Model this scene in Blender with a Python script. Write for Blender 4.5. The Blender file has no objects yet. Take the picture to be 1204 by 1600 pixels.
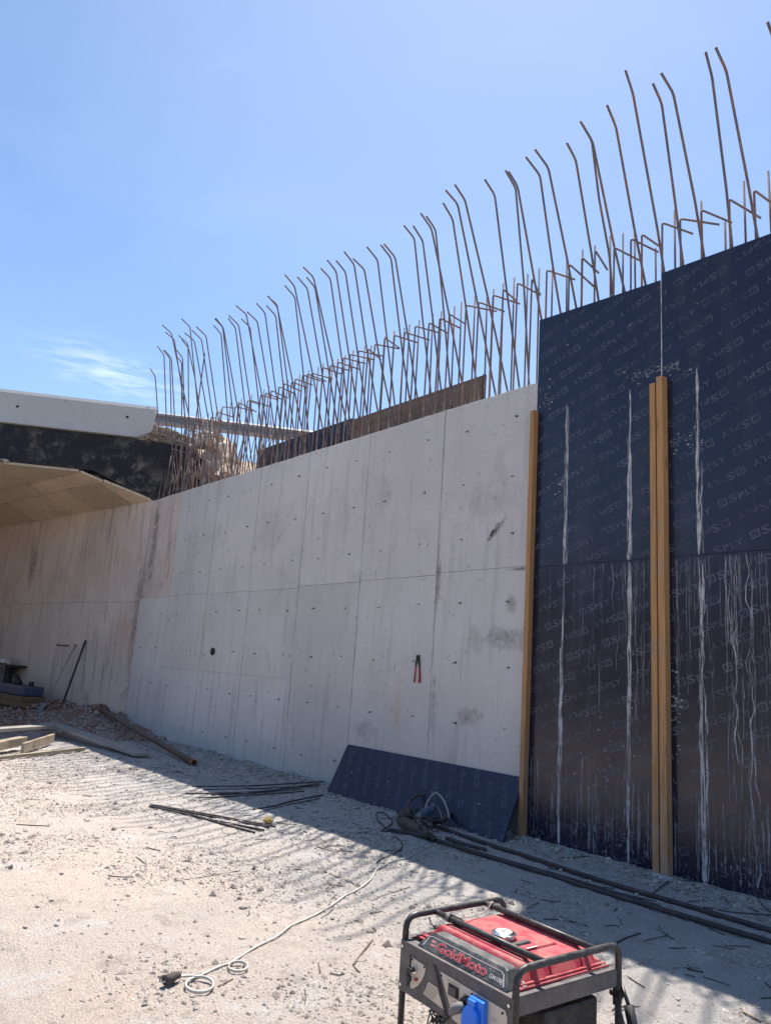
import bpy, math, random
import numpy as np
from mathutils import Vector, Matrix
random.seed(7); RNG = np.random.default_rng(7)
SC = bpy.context.scene; COL = SC.collection

# ------------------------------------------------------------------ camera
F, CX, CY, CAMH = 1200.0, 602.0, 800.0, 1.55
_U = np.array([1000.0 - CX, -5000.0 - CY, F]); _U /= np.linalg.norm(_U)
_vy = -((-400.0 - CX) * _U[0] + F * _U[2]) / _U[1]
_W = np.array([-400.0 - CX, _vy, F]); _W /= np.linalg.norm(_W)
RM = np.array([-_W, np.cross(_U, -_W), _U])
CAM = np.array([0, 0, CAMH])
cam_data = bpy.data.cameras.new('camera'); cam = bpy.data.objects.new('camera', cam_data); COL.objects.link(cam)
cam_data.sensor_fit = 'VERTICAL'; cam_data.sensor_height = 32.0; cam_data.lens = 24.0
cam_data.clip_start = 0.05; cam_data.clip_end = 5000
mr, mu, mb = RM @ np.array([1, 0, 0]), RM @ np.array([0, -1, 0]), RM @ np.array([0, 0, -1])
M = Matrix(((mr[0], mu[0], mb[0], 0), (mr[1], mu[1], mb[1], 0), (mr[2], mu[2], mb[2], CAMH), (0, 0, 0, 1)))
cam.matrix_world = M; SC.camera = cam

# ------------------------------------------------------------------ sky, sun, exposure
SUN = Vector((-0.31, 0.37, 1.0)).normalized()
world = bpy.data.worlds.new('World'); SC.world = world; world.use_nodes = True
wn, wl = world.node_tree.nodes, world.node_tree.links
wn.clear()
wo = wn.new('ShaderNodeOutputWorld'); bg = wn.new('ShaderNodeBackground'); sky = wn.new('ShaderNodeTexSky')
sky.sky_type = 'NISHITA'; sky.sun_disc = False
sky.sun_elevation = math.asin(SUN.z); sky.sun_rotation = math.atan2(SUN.x, SUN.y)
sky.air_density = 1.0; sky.dust_density = 0.35; sky.ozone_density = 3.5; sky.altitude = 300
bg.inputs['Strength'].default_value = 0.108
# thin cirrus wisps mixed over the clear sky
tc = wn.new('ShaderNodeTexCoord')
mp = wn.new('ShaderNodeMapping'); mp.inputs['Scale'].default_value = (2.2, 2.2, 7.0); mp.inputs['Rotation'].default_value = (0.1, 0.15, 0.3)
nz = wn.new('ShaderNodeTexNoise'); nz.inputs['Scale'].default_value = 1.7; nz.inputs['Detail'].default_value = 7; nz.inputs['Distortion'].default_value = 0.6
rp = wn.new('ShaderNodeMapRange'); rp.inputs['From Min'].default_value = 0.5; rp.inputs['From Max'].default_value = 0.78; rp.inputs['To Max'].default_value = 0.04
mx = wn.new('ShaderNodeMixRGB'); mx.inputs['Color2'].default_value = (5.6, 6.4, 7.4, 1)
wl.new(tc.outputs['Generated'], mp.inputs['Vector']); wl.new(mp.outputs[0], nz.inputs['Vector'])
wl.new(nz.outputs['Fac'], rp.inputs['Value']); # one feathery wisp low over the bridge, streaked along the horizon
_wd = RM @ np.array([192.0 - CX, 588.0 - CY, F]); _wd /= np.linalg.norm(_wd)
_wh = np.array([_wd[1], -_wd[0], 0]); _wh /= np.linalg.norm(_wh)
def _dot(v):
    n = wn.new('ShaderNodeVectorMath'); n.operation = 'DOT_PRODUCT'; n.inputs[1].default_value = tuple(map(float, v)); wl.new(tc.outputs['Generated'], n.inputs[0]); return n.outputs['Value']
def _m(op, a, b=None):
    n = wn.new('ShaderNodeMath'); n.operation = op
    for i, v in enumerate((a, b)):
        if v is None: continue
        if isinstance(v, (int, float)): n.inputs[i].default_value = v
        else: wl.new(v, n.inputs[i])
    return n.outputs[0]
_u = _m('DIVIDE', _dot(_wh), 0.075); _v = _m('DIVIDE', _m('SUBTRACT', _m('ADD', _dot((0, 0, 1)), _m('MULTIPLY', _dot(_wh), 0.12)), float(_wd[2])), 0.022)
_f = _m('EXPONENT', _m('MULTIPLY', _m('ADD', _m('MULTIPLY', _u, _u), _m('MULTIPLY', _v, _v)), -1.0)); _f = _m('MULTIPLY', _f, _m('GREATER_THAN', _dot(_wd), 0.5))
m2 = wn.new('ShaderNodeMapping'); m2.inputs['Rotation'].default_value = (0, 0.0, math.atan2(_wh[1], _wh[0])); m2.inputs['Scale'].default_value = (18, 18, 110)
n2_ = wn.new('ShaderNodeTexNoise'); n2_.inputs['Scale'].default_value = 1.0; n2_.inputs['Detail'].default_value = 6; n2_.inputs['Distortion'].default_value = 0.8
wl.new(tc.outputs['Generated'], m2.inputs['Vector']); wl.new(m2.outputs[0], n2_.inputs['Vector'])
_k = wn.new('ShaderNodeMapRange'); _k.inputs['From Min'].default_value = 0.40; _k.inputs['From Max'].default_value = 0.72; _k.inputs['To Max'].default_value = 0.7; wl.new(n2_.outputs['Fac'], _k.inputs['Value'])
# broad thin veil of cirrus high in the view
_hd = RM @ np.array([760.0 - CX, -60.0 - CY, F]); _hd /= np.linalg.norm(_hd)
n3_ = wn.new('ShaderNodeTexNoise'); n3_.inputs['Scale'].default_value = 2.3; n3_.inputs['Detail'].default_value = 4; wl.new(tc.outputs['Generated'], n3_.inputs['Vector'])
_q = wn.new('ShaderNodeMapRange'); _q.interpolation_type = 'SMOOTHSTEP'; _q.inputs['From Min'].default_value = 0.84; _q.inputs['From Max'].default_value = 1.0; _q.inputs['To Max'].default_value = 0.10; wl.new(_m('ADD', _dot(_hd), _m('MULTIPLY', _m('SUBTRACT', n3_.outputs['Fac'], 0.5), 0.12)), _q.inputs['Value'])
wl.new(_m('ADD', _q.outputs[0], _m('ADD', rp.outputs[0], _m('MULTIPLY', _f, _k.outputs[0]))), mx.inputs['Fac'])
wl.new(sky.outputs[0], mx.inputs['Color1']); wl.new(mx.outputs[0], bg.inputs['Color']); wl.new(bg.outputs[0], wo.inputs[0])
sun_d = bpy.data.lights.new('sun', 'SUN'); sun = bpy.data.objects.new('sun', sun_d); COL.objects.link(sun)
sun_d.energy = 4.7; sun_d.angle = math.radians(0.53); sun_d.color = (1.0, 0.93, 0.84)
sun.rotation_euler = SUN.to_track_quat('Z', 'Y').to_euler(); sun.location = (0, 0, 30)
SC.view_settings.view_transform = 'Standard'; SC.view_settings.look = 'None'
SC.view_settings.exposure = 0.85; SC.view_settings.gamma = 1.0; SC.view_settings.use_curve_mapping = False

# ------------------------------------------------------------------ measuring helpers (photo pixel -> real plane)
def ray(x, y): return RM @ np.array([x - CX, y - CY, F])
def at_z(x, y, z=0.0):
    d = ray(x, y); return CAM + d * ((z - CAM[2]) / d[2])
def at_y(x, y, Y):
    d = ray(x, y); return CAM + d * ((Y - CAM[1]) / d[1])
def at_plane(x, y, P, n):
    d = ray(x, y); return CAM + d * (np.dot(P - CAM, n) / np.dot(d, n))
def A3(*v): return np.array(v, float)
def nrm(v): return v / np.linalg.norm(v)

# ------------------------------------------------------------------ materials
def mat(name, color, rough=0.8, metal=0.0, spec=0.5):
    m = bpy.data.materials.new(name); m.use_nodes = True
    b = m.node_tree.nodes['Principled BSDF']
    b.inputs['Base Color'].default_value = (*color, 1); b.inputs['Roughness'].default_value = rough
    b.inputs['Metallic'].default_value = metal; b.inputs['Specular IOR Level'].default_value = spec
    return m
class NT:
    def __init__(s, m): s.m = m; s.n = m.node_tree.nodes; s.l = m.node_tree.links; s.b = s.n['Principled BSDF']
    def pos(s, scale=(1, 1, 1), rot=(0, 0, 0), obj=False):
        g = s.n.new('ShaderNodeTexCoord') if obj else s.n.new('ShaderNodeNewGeometry')
        m = s.n.new('ShaderNodeMapping'); m.inputs['Scale'].default_value = scale; m.inputs['Rotation'].default_value = rot
        s.l.new(g.outputs['Object' if obj else 'Position'], m.inputs['Vector']); return m.outputs[0]
    def noise(s, vec, scale, detail=5, rough=0.55, dist=0.0):
        n = s.n.new('ShaderNodeTexNoise'); n.inputs['Scale'].default_value = scale; n.inputs['Detail'].default_value = detail
        n.inputs['Roughness'].default_value = rough; n.inputs['Distortion'].default_value = dist
        s.l.new(vec, n.inputs['Vector']); return n.outputs['Fac']
    def voro(s, vec, scale, feature='F1', out='Distance'):
        n = s.n.new('ShaderNodeTexVoronoi'); n.inputs['Scale'].default_value = scale; n.feature = feature
        s.l.new(vec, n.inputs['Vector']); return n.outputs[out]
    def rng(s, v, a, b, c=0.0, d=1.0, smooth=False):
        n = s.n.new('ShaderNodeMapRange'); n.clamp = True
        if smooth: n.interpolation_type = 'SMOOTHSTEP'
        for k, x in zip(('From Min', 'From Max', 'To Min', 'To Max'), (a, b, c, d)): n.inputs[k].default_value = x
        s.l.new(v, n.inputs['Value']); return n.outputs[0]
    def math(s, op, a, b=None):
        n = s.n.new('ShaderNodeMath'); n.operation = op
        for i, v in enumerate((a, b)):
            if v is None: continue
            if isinstance(v, (int, float)): n.inputs[i].default_value = v
            else: s.l.new(v, n.inputs[i])
        return n.outputs[0]
    def mix(s, fac, a, b, mode='MIX'):
        n = s.n.new('ShaderNodeMixRGB'); n.blend_type = mode
        for k, v in (('Fac', fac), ('Color1', a), ('Color2', b)):
            if isinstance(v, (int, float)): n.inputs[k].default_value = v
            elif isinstance(v, tuple): n.inputs[k].default_value = (*v, 1)
            else: s.l.new(v, n.inputs[k])
        return n.outputs[0]
    def sep(s, v):
        n = s.n.new('ShaderNodeSeparateXYZ'); s.l.new(v, n.inputs[0]); return n.outputs
    def color(s, c): s.l.new(c, s.b.inputs['Base Color'])
    def rough(s, c): s.l.new(c, s.b.inputs['Roughness'])
    def bump(s, h, strength=0.4, dist=0.01, prev=None):
        n = s.n.new('ShaderNodeBump'); n.inputs['Strength'].default_value = strength; n.inputs['Distance'].default_value = dist
        s.l.new(h, n.inputs['Height'])
        if prev is not None: s.l.new(prev, n.inputs['Normal'])
        s.l.new(n.outputs[0], s.b.inputs['Normal']); return n.outputs[0]
    def rand(s): return s.n.new('ShaderNodeObjectInfo').outputs['Random']

def wall_patch(t, px, py, rx, rz, ang, lo, hi, scale, seed):
    """mask of one stain of the wall: soft ellipse times noise, in world coordinates"""
    c = at_y(px, py, 6.40); X_, _, Z_ = t.sep(t.pos())[0:3]; ca, sa = math.cos(ang), math.sin(ang)
    dx = t.math('SUBTRACT', X_, float(c[0])); dz = t.math('SUBTRACT', Z_, float(c[2]))
    u = t.math('DIVIDE', t.math('ADD', t.math('MULTIPLY', dx, ca), t.math('MULTIPLY', dz, sa)), rx)
    v = t.math('DIVIDE', t.math('SUBTRACT', t.math('MULTIPLY', dz, ca), t.math('MULTIPLY', dx, sa)), rz)
    e = t.rng(t.math('ADD', t.math('MULTIPLY', u, u), t.math('MULTIPLY', v, v)), 0.0, 1.0, 0.22, -0.12)
    n = t.noise(t.pos((1, 1, 1)), scale, 8, 0.72, 0.4 + seed * 0.1)
    return t.rng(t.math('ADD', n, e), lo - .07, hi + .14)
def concrete(name, c0, c1, dark, stain=0.5, warm=None, patches=(), joints=()):
    m = mat(name, c0, 0.9, spec=0.25); t = NT(m); p = t.pos()
    big = t.rng(t.noise(p, 0.55, 5, 0.6), 0.35, 0.68)
    col = t.mix(big, c0, c1)
    fine = t.rng(t.noise(p, 28, 6, 0.7), 0.3, 0.7, 0.94, 1.05)
    col = t.mix(1.0, col, fine, 'MULTIPLY')
    # vertical washed streaks
    ps = t.pos((3.6, 3.6, 0.30))
    st = t.rng(t.noise(ps, 2.2, 6, 0.62), 0.54, 0.74, 0, stain)
    col = t.mix(st, col, dark)
    # irregular damp patches of laitance
    pt = t.rng(t.noise(t.pos((1, 1, 1.5)), 1.3, 8, 0.68, 0.8), 0.57, 0.66, 0, 0.28 * stain + 0.1)
    col = t.mix(pt, col, dark)
    # pores, blow holes
    vo = t.voro(p, 38); po = t.rng(vo, 0.05, 0.13, 1, 0)
    sel = t.rng(t.noise(p, 4, 2), 0.52, 0.58)
    col = t.mix(t.math('MULTIPLY', t.math('MULTIPLY', po, sel), 0.35), col, (0.10, 0.095, 0.09))
    # fine hairline crazing
    cr = t.rng(t.voro(t.pos((1, 1, 1)), 7.0, 'DISTANCE_TO_EDGE'), 0.0, 0.018, 1, 0)
    cs = t.rng(t.noise(p, 0.9, 3), 0.56, 0.64, 0, 0.32)
    col = t.mix(t.math('MULTIPLY', cr, cs), col, (0.15, 0.14, 0.135))
    if warm:
        rs = t.rng(t.noise(t.pos((2.2, 2.2, 0.5)), 1.1, 5, 0.6), 0.62, 0.76, 0, 0.4)
        col = t.mix(rs, col, warm)
    for (px_, py_, rx, rz, an, amt, pc_) in patches:
        k_ = t.math('MULTIPLY', wall_patch(t, px_, py_, rx, rz, an, 0.58, 0.66, 9.0, px_ % 3), amt); col = t.mix(k_, col, pc_)
    if joints:
        X_ = t.math('ADD', t.sep(p)[0], t.math('MULTIPLY', t.math('SUBTRACT', t.noise(p, 5, 3), 0.5), 0.018)); acc = None
        for xj in joints:
            d_ = t.rng(t.math('ABSOLUTE', t.math('SUBTRACT', X_, xj)), 0.004, 0.022, 1, 0); acc = d_ if acc is None else t.math('MAXIMUM', acc, d_)
        acc = t.math('MULTIPLY', acc, t.rng(t.noise(t.pos((1, 1, .6)), 3.0, 6, 0.7), 0.40, 0.62, 0.08, 0.62)); col = t.mix(acc, col, (0.16, 0.15, 0.145))
    rv = t.rng(t.rand(), 0, 1, *((0.80, 1.10) if 'soffit' in name else (0.93, 1.05)))
    col = t.mix(1.0, col, rv, 'MULTIPLY')
    t.color(col)
    h = t.math('ADD', t.noise(p, 22, 8, 0.7), t.math('MULTIPLY', t.noise(ps, 6, 5, 0.6), 0.8))
    n1 = t.bump(h, 0.22, 0.010)
    return m
M_conc = concrete('formed_concrete', (0.62, 0.595, 0.575), (0.525, 0.505, 0.49), (0.34, 0.325, 0.315), 0.6, (0.48, 0.39, 0.29),
    ((790, 998, .50, .17, 0, .75, (0.23, 0.21, 0.205)), (742, 1000, .16, .22, .2, .6, (0.26, 0.24, 0.23)), (684, 905, .06, .50, 0, .8, (0.24, 0.20, 0.17)), (676, 1100, .05, .55, 0, .6, (.24, .22, .21)),
     (770, 832, .20, .05, .9, .95, (0.10, 0.095, 0.09)), (783, 818, .16, .04, .8, .6, (0.16, 0.15, 0.14)), (798, 943, .12, .18, 0, .6, (.22, .2, .19)), (762, 780, .55, .35, 0, .45, (.33, .31, .30)), (620, 1105, .10, .6, 0, .45, (.50, .38, .24)),
     (570, 1140, .35, .2, 0, .55, (.25, .23, .22)), (730, 1122, .3, .14, .1, .6, (.25, .23, .22)), (820, 888, .4, .03, 0, .9, (.12, .11, .1)), (425, 830, .7, .5, 0, .35, (.34, .32, .31)), (300, 860, .5, .8, 0, .35, (.33, .31, .3)), (535, 800, .3, .6, .3, .35, (.34, .32, .31)), (600, 780, .25, .35, 0, .4, (.33, .31, .3))),
    (-14.60, -12.95, -11.43, -9.92, -8.40, -6.86))
M_old = concrete('old_concrete', (0.66, 0.575, 0.51), (0.52, 0.445, 0.395), (0.22, 0.195, 0.18), 0.85, (0.36, 0.25, 0.17), ((240, 850, .25, 1.6, 0, .8, (.20, .17, .155)), (215, 960, .3, 2.0, 0, .8, (.2, .17, .155)), (102, 890, .3, .9, 0, .8, (.17, .15, .14)), (44, 900, .25, 1.1, 0, .8, (.16, .14, .135)), (200, 990, .9, .8, 0, .4, (.50, .32, .24))))
M_soffit = concrete('soffit_concrete', (0.60, 0.50, 0.38), (0.46, 0.38, 0.285), (0.26, 0.21, 0.16), 0.7)
M_precast = concrete('precast_concrete', (0.52, 0.52, 0.51), (0.46, 0.46, 0.455), (0.36, 0.36, 0.36), 0.25)

def m_bitumen():
    m = mat('bitumen_coat', (0.02, 0.02, 0.022), 0.65, spec=0.3); t = NT(m); p = t.pos()
    k = t.rng(t.noise(p, 2.6, 10, 0.78, 0.25), 0.50, 0.62)
    k2 = t.rng(t.noise(t.pos((1, 1, 2)), 0.9, 4, 0.6), 0.40, 0.70)
    col = t.mix(t.math('MULTIPLY', t.math('MULTIPLY', k, k2), 0.8), (0.016, 0.016, 0.02), (0.30, 0.26, 0.22))
    sp = t.rng(t.noise(p, 26, 3), 0.66, 0.72); col = t.mix(t.math('MULTIPLY', sp, 0.35), col, (0.32, 0.3, 0.27))
    t.color(col); t.bump(t.noise(p, 14, 6), 0.5, 0.03); return m
M_bit = m_bitumen()

def m_rebar(name, rust, steel, amt):
    m = mat(name, rust, 0.75, 0.0, 0.4); t = NT(m); p = t.pos()
    k = t.rng(t.noise(p, 3.5, 6, 0.7), 0.42, 0.62)
    col = t.mix(t.math('MULTIPLY', k, t.math('MULTIPLY', t.rng(t.rand(), 0, 1, .35, 1.2), amt)), steel, rust); z_ = t.sep(p)[2]; col = t.mix(t.math('MULTIPLY', t.rng(t.noise(p, 9, 5, .7), .5, .62), t.math('MULTIPLY', t.rng(z_, 4.9, 5.4, .5, .12), t.rng(z_, 4.4, 4.6, .12, 1))), col, (0.42, 0.39, 0.36)); col = t.mix(1.0, col, t.rng(t.noise(p, 60, 3), 0.3, 0.7, 0.75, 1.2), 'MULTIPLY')
    t.color(col); t.bump(t.noise(p, 90, 3), 0.5, 0.004); return m
M_bar = m_rebar('weathered_rebar', (0.25, 0.13, 0.095), (0.13, 0.12, 0.13), 0.95)
M_bar_ground = m_rebar('dusty_rebar', (0.10, 0.065, 0.05), (0.05, 0.045, 0.048), 0.6)
M_rust = m_rebar('rusty_pipe', (0.22, 0.085, 0.05), (0.12, 0.09, 0.08), 0.9)

def m_film(name, base):
    m = mat(name, base, 0.22, spec=0.5); t = NT(m); p = t.pos()
    col = t.mix(t.rng(t.noise(p, 1.4, 5), 0.3, 0.7), base, tuple(c * 1.35 for c in base))
    z = t.sep(p)[2]
    # cement spatter, thick close to the ground
    a = t.rng(t.noise(t.pos((1, 1, 0.5)), 34, 5, 0.7), 0.575, 0.64)
    patch = t.rng(t.noise(t.pos((1, 1, 0.7)), 2.2, 4, 0.6), 0.42, 0.60)
    low = t.rng(z, 0.12, 0.62, 1, 0, True)
    col = t.mix(t.math('MULTIPLY', t.math('MULTIPLY', a, patch), t.math('MULTIPLY', low, 0.9)), col, (0.36, 0.35, 0.34))
    b = t.rng(t.noise(p, 55, 2), 0.70, 0.75); mid = t.rng(z, 0.5, 1.4, 1, 0.05, True)
    col = t.mix(t.math('MULTIPLY', t.math('MULTIPLY', b, patch), t.math('MULTIPLY', mid, 0.7)), col, (0.4, 0.38, 0.33))
    # haze of dried slurry and scratches
    fog = t.rng(t.noise(t.pos((2.5, 2.5, 0.35)), 1.2, 6, 0.65), 0.5, 0.85, 0, 0.10)
    col = t.mix(fog, col, (0.3, 0.29, 0.28))
    sc = t.rng(t.noise(t.pos((3, 3, 22), (0, 0.5, 0)), 2.3, 4, 0.7), 0.70, 0.74, 0, 0.25)
    col = t.mix(sc, col, (0.3, 0.32, 0.38)); t.color(col)
    t.rough(t.rng(t.noise(p, 3.5, 5), 0.3, 0.7, 0.17, 0.30))
    t.bump(t.noise(p, 2.0, 3), 0.12, 0.01); return m
M_film = m_film('phenolic_film', (0.0105, 0.0125, 0.030))
def m_film_clean():
    m = mat('new_phenolic_film', (0.014, 0.017, 0.042), 0.42, spec=0.4); t = NT(m); p = t.pos()
    d = t.rng(t.noise(p, 24, 6, 0.7), 0.60, 0.72, 0, 0.4); lo = t.rng(t.sep(p)[2], 0.0, 0.25, 1, 0.2)
    t.color(t.mix(t.math('MULTIPLY', d, lo), t.mix(t.rng(t.noise(p, 2, 4), 0.3, 0.7), (0.013, 0.016, 0.042), (0.02, 0.024, 0.052)), (0.22, 0.22, 0.22)))
    return m
M_film_new = m_film_clean()
M_print = mat('grey_film_print', (0.09, 0.10, 0.14), 0.4)
_t1 = NT(M_print); _pp = _t1.pos(); _t1.color(_t1.mix(_t1.rng(_t1.noise(_pp, 5, 7, 0.7), 0.36, 0.66), (0.018, 0.022, 0.045), (0.085, 0.095, 0.135)))
M_plyedge = mat('plywood_edge', (0.10, 0.06, 0.035), 0.8)
def m_cement(name, c):
    m = mat(name, c, 0.9, spec=0.2); t = NT(m); p = t.pos()
    t.color(t.mix(t.rng(t.noise(t.pos((2, 2, 1)), 11, 8, 0.78), 0.36, 0.56), tuple(x * 0.28 for x in c), c)); t.bump(t.noise(p, 45, 5), 0.6, 0.006); return m
M_drip = m_cement('dried_cement', (0.52, 0.52, 0.54))
M_drip2 = m_cement('thin_cement', (0.32, 0.32, 0.34))

def m_wood(name, c0, c1, axis='z', sc=1.0):
    m = mat(name, c0, 0.75, spec=0.3); t = NT(m)
    s = {'z': (26, 26, 1.1), 'x': (1.1, 26, 26)}[axis]
    p = t.pos(tuple(v * sc for v in s), obj=True)
    g = t.noise(p, 1.6, 6, 0.65, 0.8)
    col = t.mix(t.rng(g, 0.3, 0.7), c0, c1)
    q = t.pos((1, 1, 1), obj=True)
    kn = t.rng(t.voro(t.pos((9, 9, 2.2) if axis == 'z' else (2.2, 9, 9), obj=True), 1.0), 0.07, 0.2, 1, 0)
    col = t.mix(t.math('MULTIPLY', kn, 0.75), col, tuple(v * 0.35 for v in c0))
    di = t.rng(t.noise(t.pos((3, 3, .6), obj=True), 3.0, 7, 0.75), 0.52, 0.68, 0, 0.6); col = t.mix(di, col, (0.28, 0.25, 0.21))
    if axis == 'z':     # cement smeared on the lower metre
        zz_ = t.sep(t.pos())[2]; sm = t.math('MULTIPLY', t.rng(t.noise(t.pos((6, 6, 2.5)), 3, 7, 0.75), 0.45, 0.62), t.rng(zz_, 0.1, 1.3, 0.9, 0.0)); col = t.mix(sm, col, (0.36, 0.33, 0.30))
    col = t.mix(1.0, col, t.rng(t.rand(), 0, 1, 0.85, 1.1), 'MULTIPLY')
    t.color(col); t.bump(g, 0.5, 0.006); return m
M_timber = m_wood('yellow_timber', (0.56, 0.31, 0.135), (0.33, 0.175, 0.075))
M_plank = m_wood('weathered_plank', (0.40, 0.33, 0.25), (0.29, 0.235, 0.18), 'x')
M_plank2 = m_wood('grey_plank', (0.36, 0.33, 0.30), (0.26, 0.24, 0.22), 'x')
M_stick = m_wood('grey_brown_stick', (0.22, 0.17, 0.13), (0.15, 0.12, 0.10), 'x')
M_board_back = m_wood('bare_formwork_ply', (0.27, 0.21, 0.175), (0.11, 0.09, 0.085), 'x', 0.22)

def m_ground():
    m = mat('crushed_limestone', (0.5, 0.47, 0.42), 0.95, spec=0.15); t = NT(m); p = t.pos()
    x, y, z = t.sep(p)[0], t.sep(p)[1], t.sep(p)[2]
    cream = t.mix(t.rng(t.noise(p, 0.7, 5, 0.6), 0.35, 0.65), (0.68, 0.57, 0.49), (0.62, 0.545, 0.485))
    grey = t.mix(t.rng(t.noise(p, 1.4, 5, 0.6), 0.35, 0.65), (0.45, 0.44, 0.425), (0.53, 0.50, 0.47))
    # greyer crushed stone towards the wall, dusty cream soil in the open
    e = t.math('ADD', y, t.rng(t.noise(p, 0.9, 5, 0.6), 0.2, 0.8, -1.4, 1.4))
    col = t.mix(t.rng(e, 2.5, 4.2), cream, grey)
    red = t.math('MULTIPLY', t.rng(x, -15.6, -13.4, 1, 0), t.rng(t.noise(p, 1.2, 6, 0.65), 0.3, 0.55))
    col = t.mix(red, col, (0.27, 0.15, 0.105))
    wh = t.rng(t.noise(p, 2.6, 7, 0.68, 0.5), 0.55, 0.68, 0, 0.7); col = t.mix(wh, col, (0.70, 0.67, 0.64))
    di = t.rng(t.noise(p, 4.2, 10, 0.8), 0.53, 0.66, 0, 0.75); col = t.mix(di, col, (0.36, 0.305, 0.26))
    gr = t.rng(t.noise(p, 60, 8, 0.85), 0.32, 0.68, 0.62, 1.28); col = t.mix(1.0, col, gr, 'MULTIPLY')
    sp = t.rng(t.voro(p, 70), 0.08, 0.2, 1, 0); ss = t.rng(t.noise(p, 9, 3), 0.52, 0.6)
    col = t.mix(t.math('MULTIPLY', t.math('MULTIPLY', sp, ss), 0.55), col, (0.22, 0.20, 0.18))
    t.color(col)
    h = t.math('ADD', t.noise(p, 60, 9, 0.85), t.math('MULTIPLY', t.voro(p, 90), 0.5))
    t.bump(h, 1.0, 0.02); return m
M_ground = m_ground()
def m_stone(name, c0, c1):
    m = mat(name, c0, 0.95, spec=0.15); t = NT(m); p = t.pos()
    col = t.mix(t.rng(t.noise(p, 11, 2), 0.42, 0.58), c0, c1); col = t.mix(1.0, col, t.rng(t.noise(p, 120, 3), 0.3, 0.7, 0.8, 1.15), 'MULTIPLY')
    t.color(col); t.bump(t.noise(p, 60, 5), 0.6, 0.01); return m
M_peb = m_stone('pebble', (0.46, 0.42, 0.38), (0.27, 0.24, 0.21))
M_peb2 = m_stone('brown_grey_stone', (0.36, 0.31, 0.27), (0.20, 0.17, 0.15))
M_rock = m_stone('limestone_lump', (0.55, 0.51, 0.45), (0.38, 0.34, 0.29))
M_soil = m_stone('brown_rubble', (0.27, 0.16, 0.12), (0.38, 0.27, 0.22))
M_fill = m_stone('backfill_rubble', (0.50, 0.42, 0.34), (0.36, 0.27, 0.21))

def m_paint(name, c, rough=0.45, dust=0.35, dc=(0.42, 0.38, 0.33), chips=None):
    m = mat(name, c, rough); t = NT(m); p = t.pos()
    up = t.sep(NT.nor(t))[2]
    d = t.rng(t.noise(p, 14, 7, 0.7), 0.42, 0.72, 0, dust)
    d = t.math('MULTIPLY', d, t.rng(up, -0.3, 0.8, 0.3, 1.0))
    col = t.mix(d, c, dc)
    s = t.rng(t.noise(p, 130, 3, 0.6), 0.66, 0.72, 0, 0.6); col = t.mix(s, col, chips or (0.5, 0.47, 0.43))
    t.color(col); t.rough(t.rng(t.noise(p, 25, 4), 0.3, 0.7, rough - 0.08, rough + 0.25)); return m
def _nor(s): return s.n.new('ShaderNodeNewGeometry').outputs['Normal']
NT.nor = _nor
M_red = m_paint('red_tank_paint', (0.36, 0.018, 0.04), 0.5, 0.85, (0.46, 0.20, 0.16))
M_black = m_paint('black_frame_paint', (0.018, 0.017, 0.019), 0.4, 0.2)
M_panel = m_paint('grey_brown_steel', (0.085, 0.075, 0.078), 0.5, 0.3)
M_dplast = m_paint('dark_plastic', (0.035, 0.042, 0.045), 0.5, 0.45)
M_engine = m_paint('engine_black', (0.012, 0.012, 0.014), 0.55, 0.15)
M_beige = mat('beige_fascia', (0.62, 0.54, 0.43), 0.5)
M_chrome = mat('chrome', (0.75, 0.75, 0.75), 0.22, 1.0)
M_blue = mat('blue_socket_plastic', (0.02, 0.19, 0.80), 0.35)
M_grey_plug = m_paint('grey_rubber_plug', (0.16, 0.155, 0.15), 0.6, 0.3)
M_rubber = mat('black_rubber', (0.018, 0.018, 0.02), 0.6)
M_textred = mat('salmon_lettering', (0.85, 0.30, 0.29), 0.5)
M_textred2 = mat('dark_red_lettering', (0.30, 0.03, 0.04), 0.5)
M_textgrey = mat('grey_lettering', (0.55, 0.50, 0.50), 0.5)
M_ink = mat('dark_print', (0.06, 0.055, 0.05), 0.6)
M_inkl = mat('faint_print', (0.30, 0.26, 0.21), 0.6)
M_cable = m_paint('white_cable_sheath', (0.52, 0.50, 0.45), 0.5, 0.4)
M_redgrip = mat('red_grip', (0.35, 0.02, 0.03), 0.45)
M_iron = mat('dark_tool_steel', (0.03, 0.03, 0.035), 0.45, 0.6)
M_galv = m_paint('galvanised_steel', (0.22, 0.23, 0.26), 0.4, 0.2)
M_yellow = mat('yellow_foam', (0.55, 0.40, 0.12), 0.9)
M_dirty = m_paint('muddy_cloth', (0.075, 0.06, 0.055), 0.95, 0.5, (0.2, 0.17, 0.15))
M_toolblue = m_paint('blue_tool_casing', (0.025, 0.07, 0.15), 0.45, 0.3)
M_label = mat('white_sticker', (0.62, 0.60, 0.55), 0.5)
M_hole = mat('hole_dark', (0.02, 0.02, 0.02), 0.9)
M_boxblue = m_paint('blue_grey_casing', (0.035, 0.05, 0.10), 0.5, 0.3)

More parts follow.
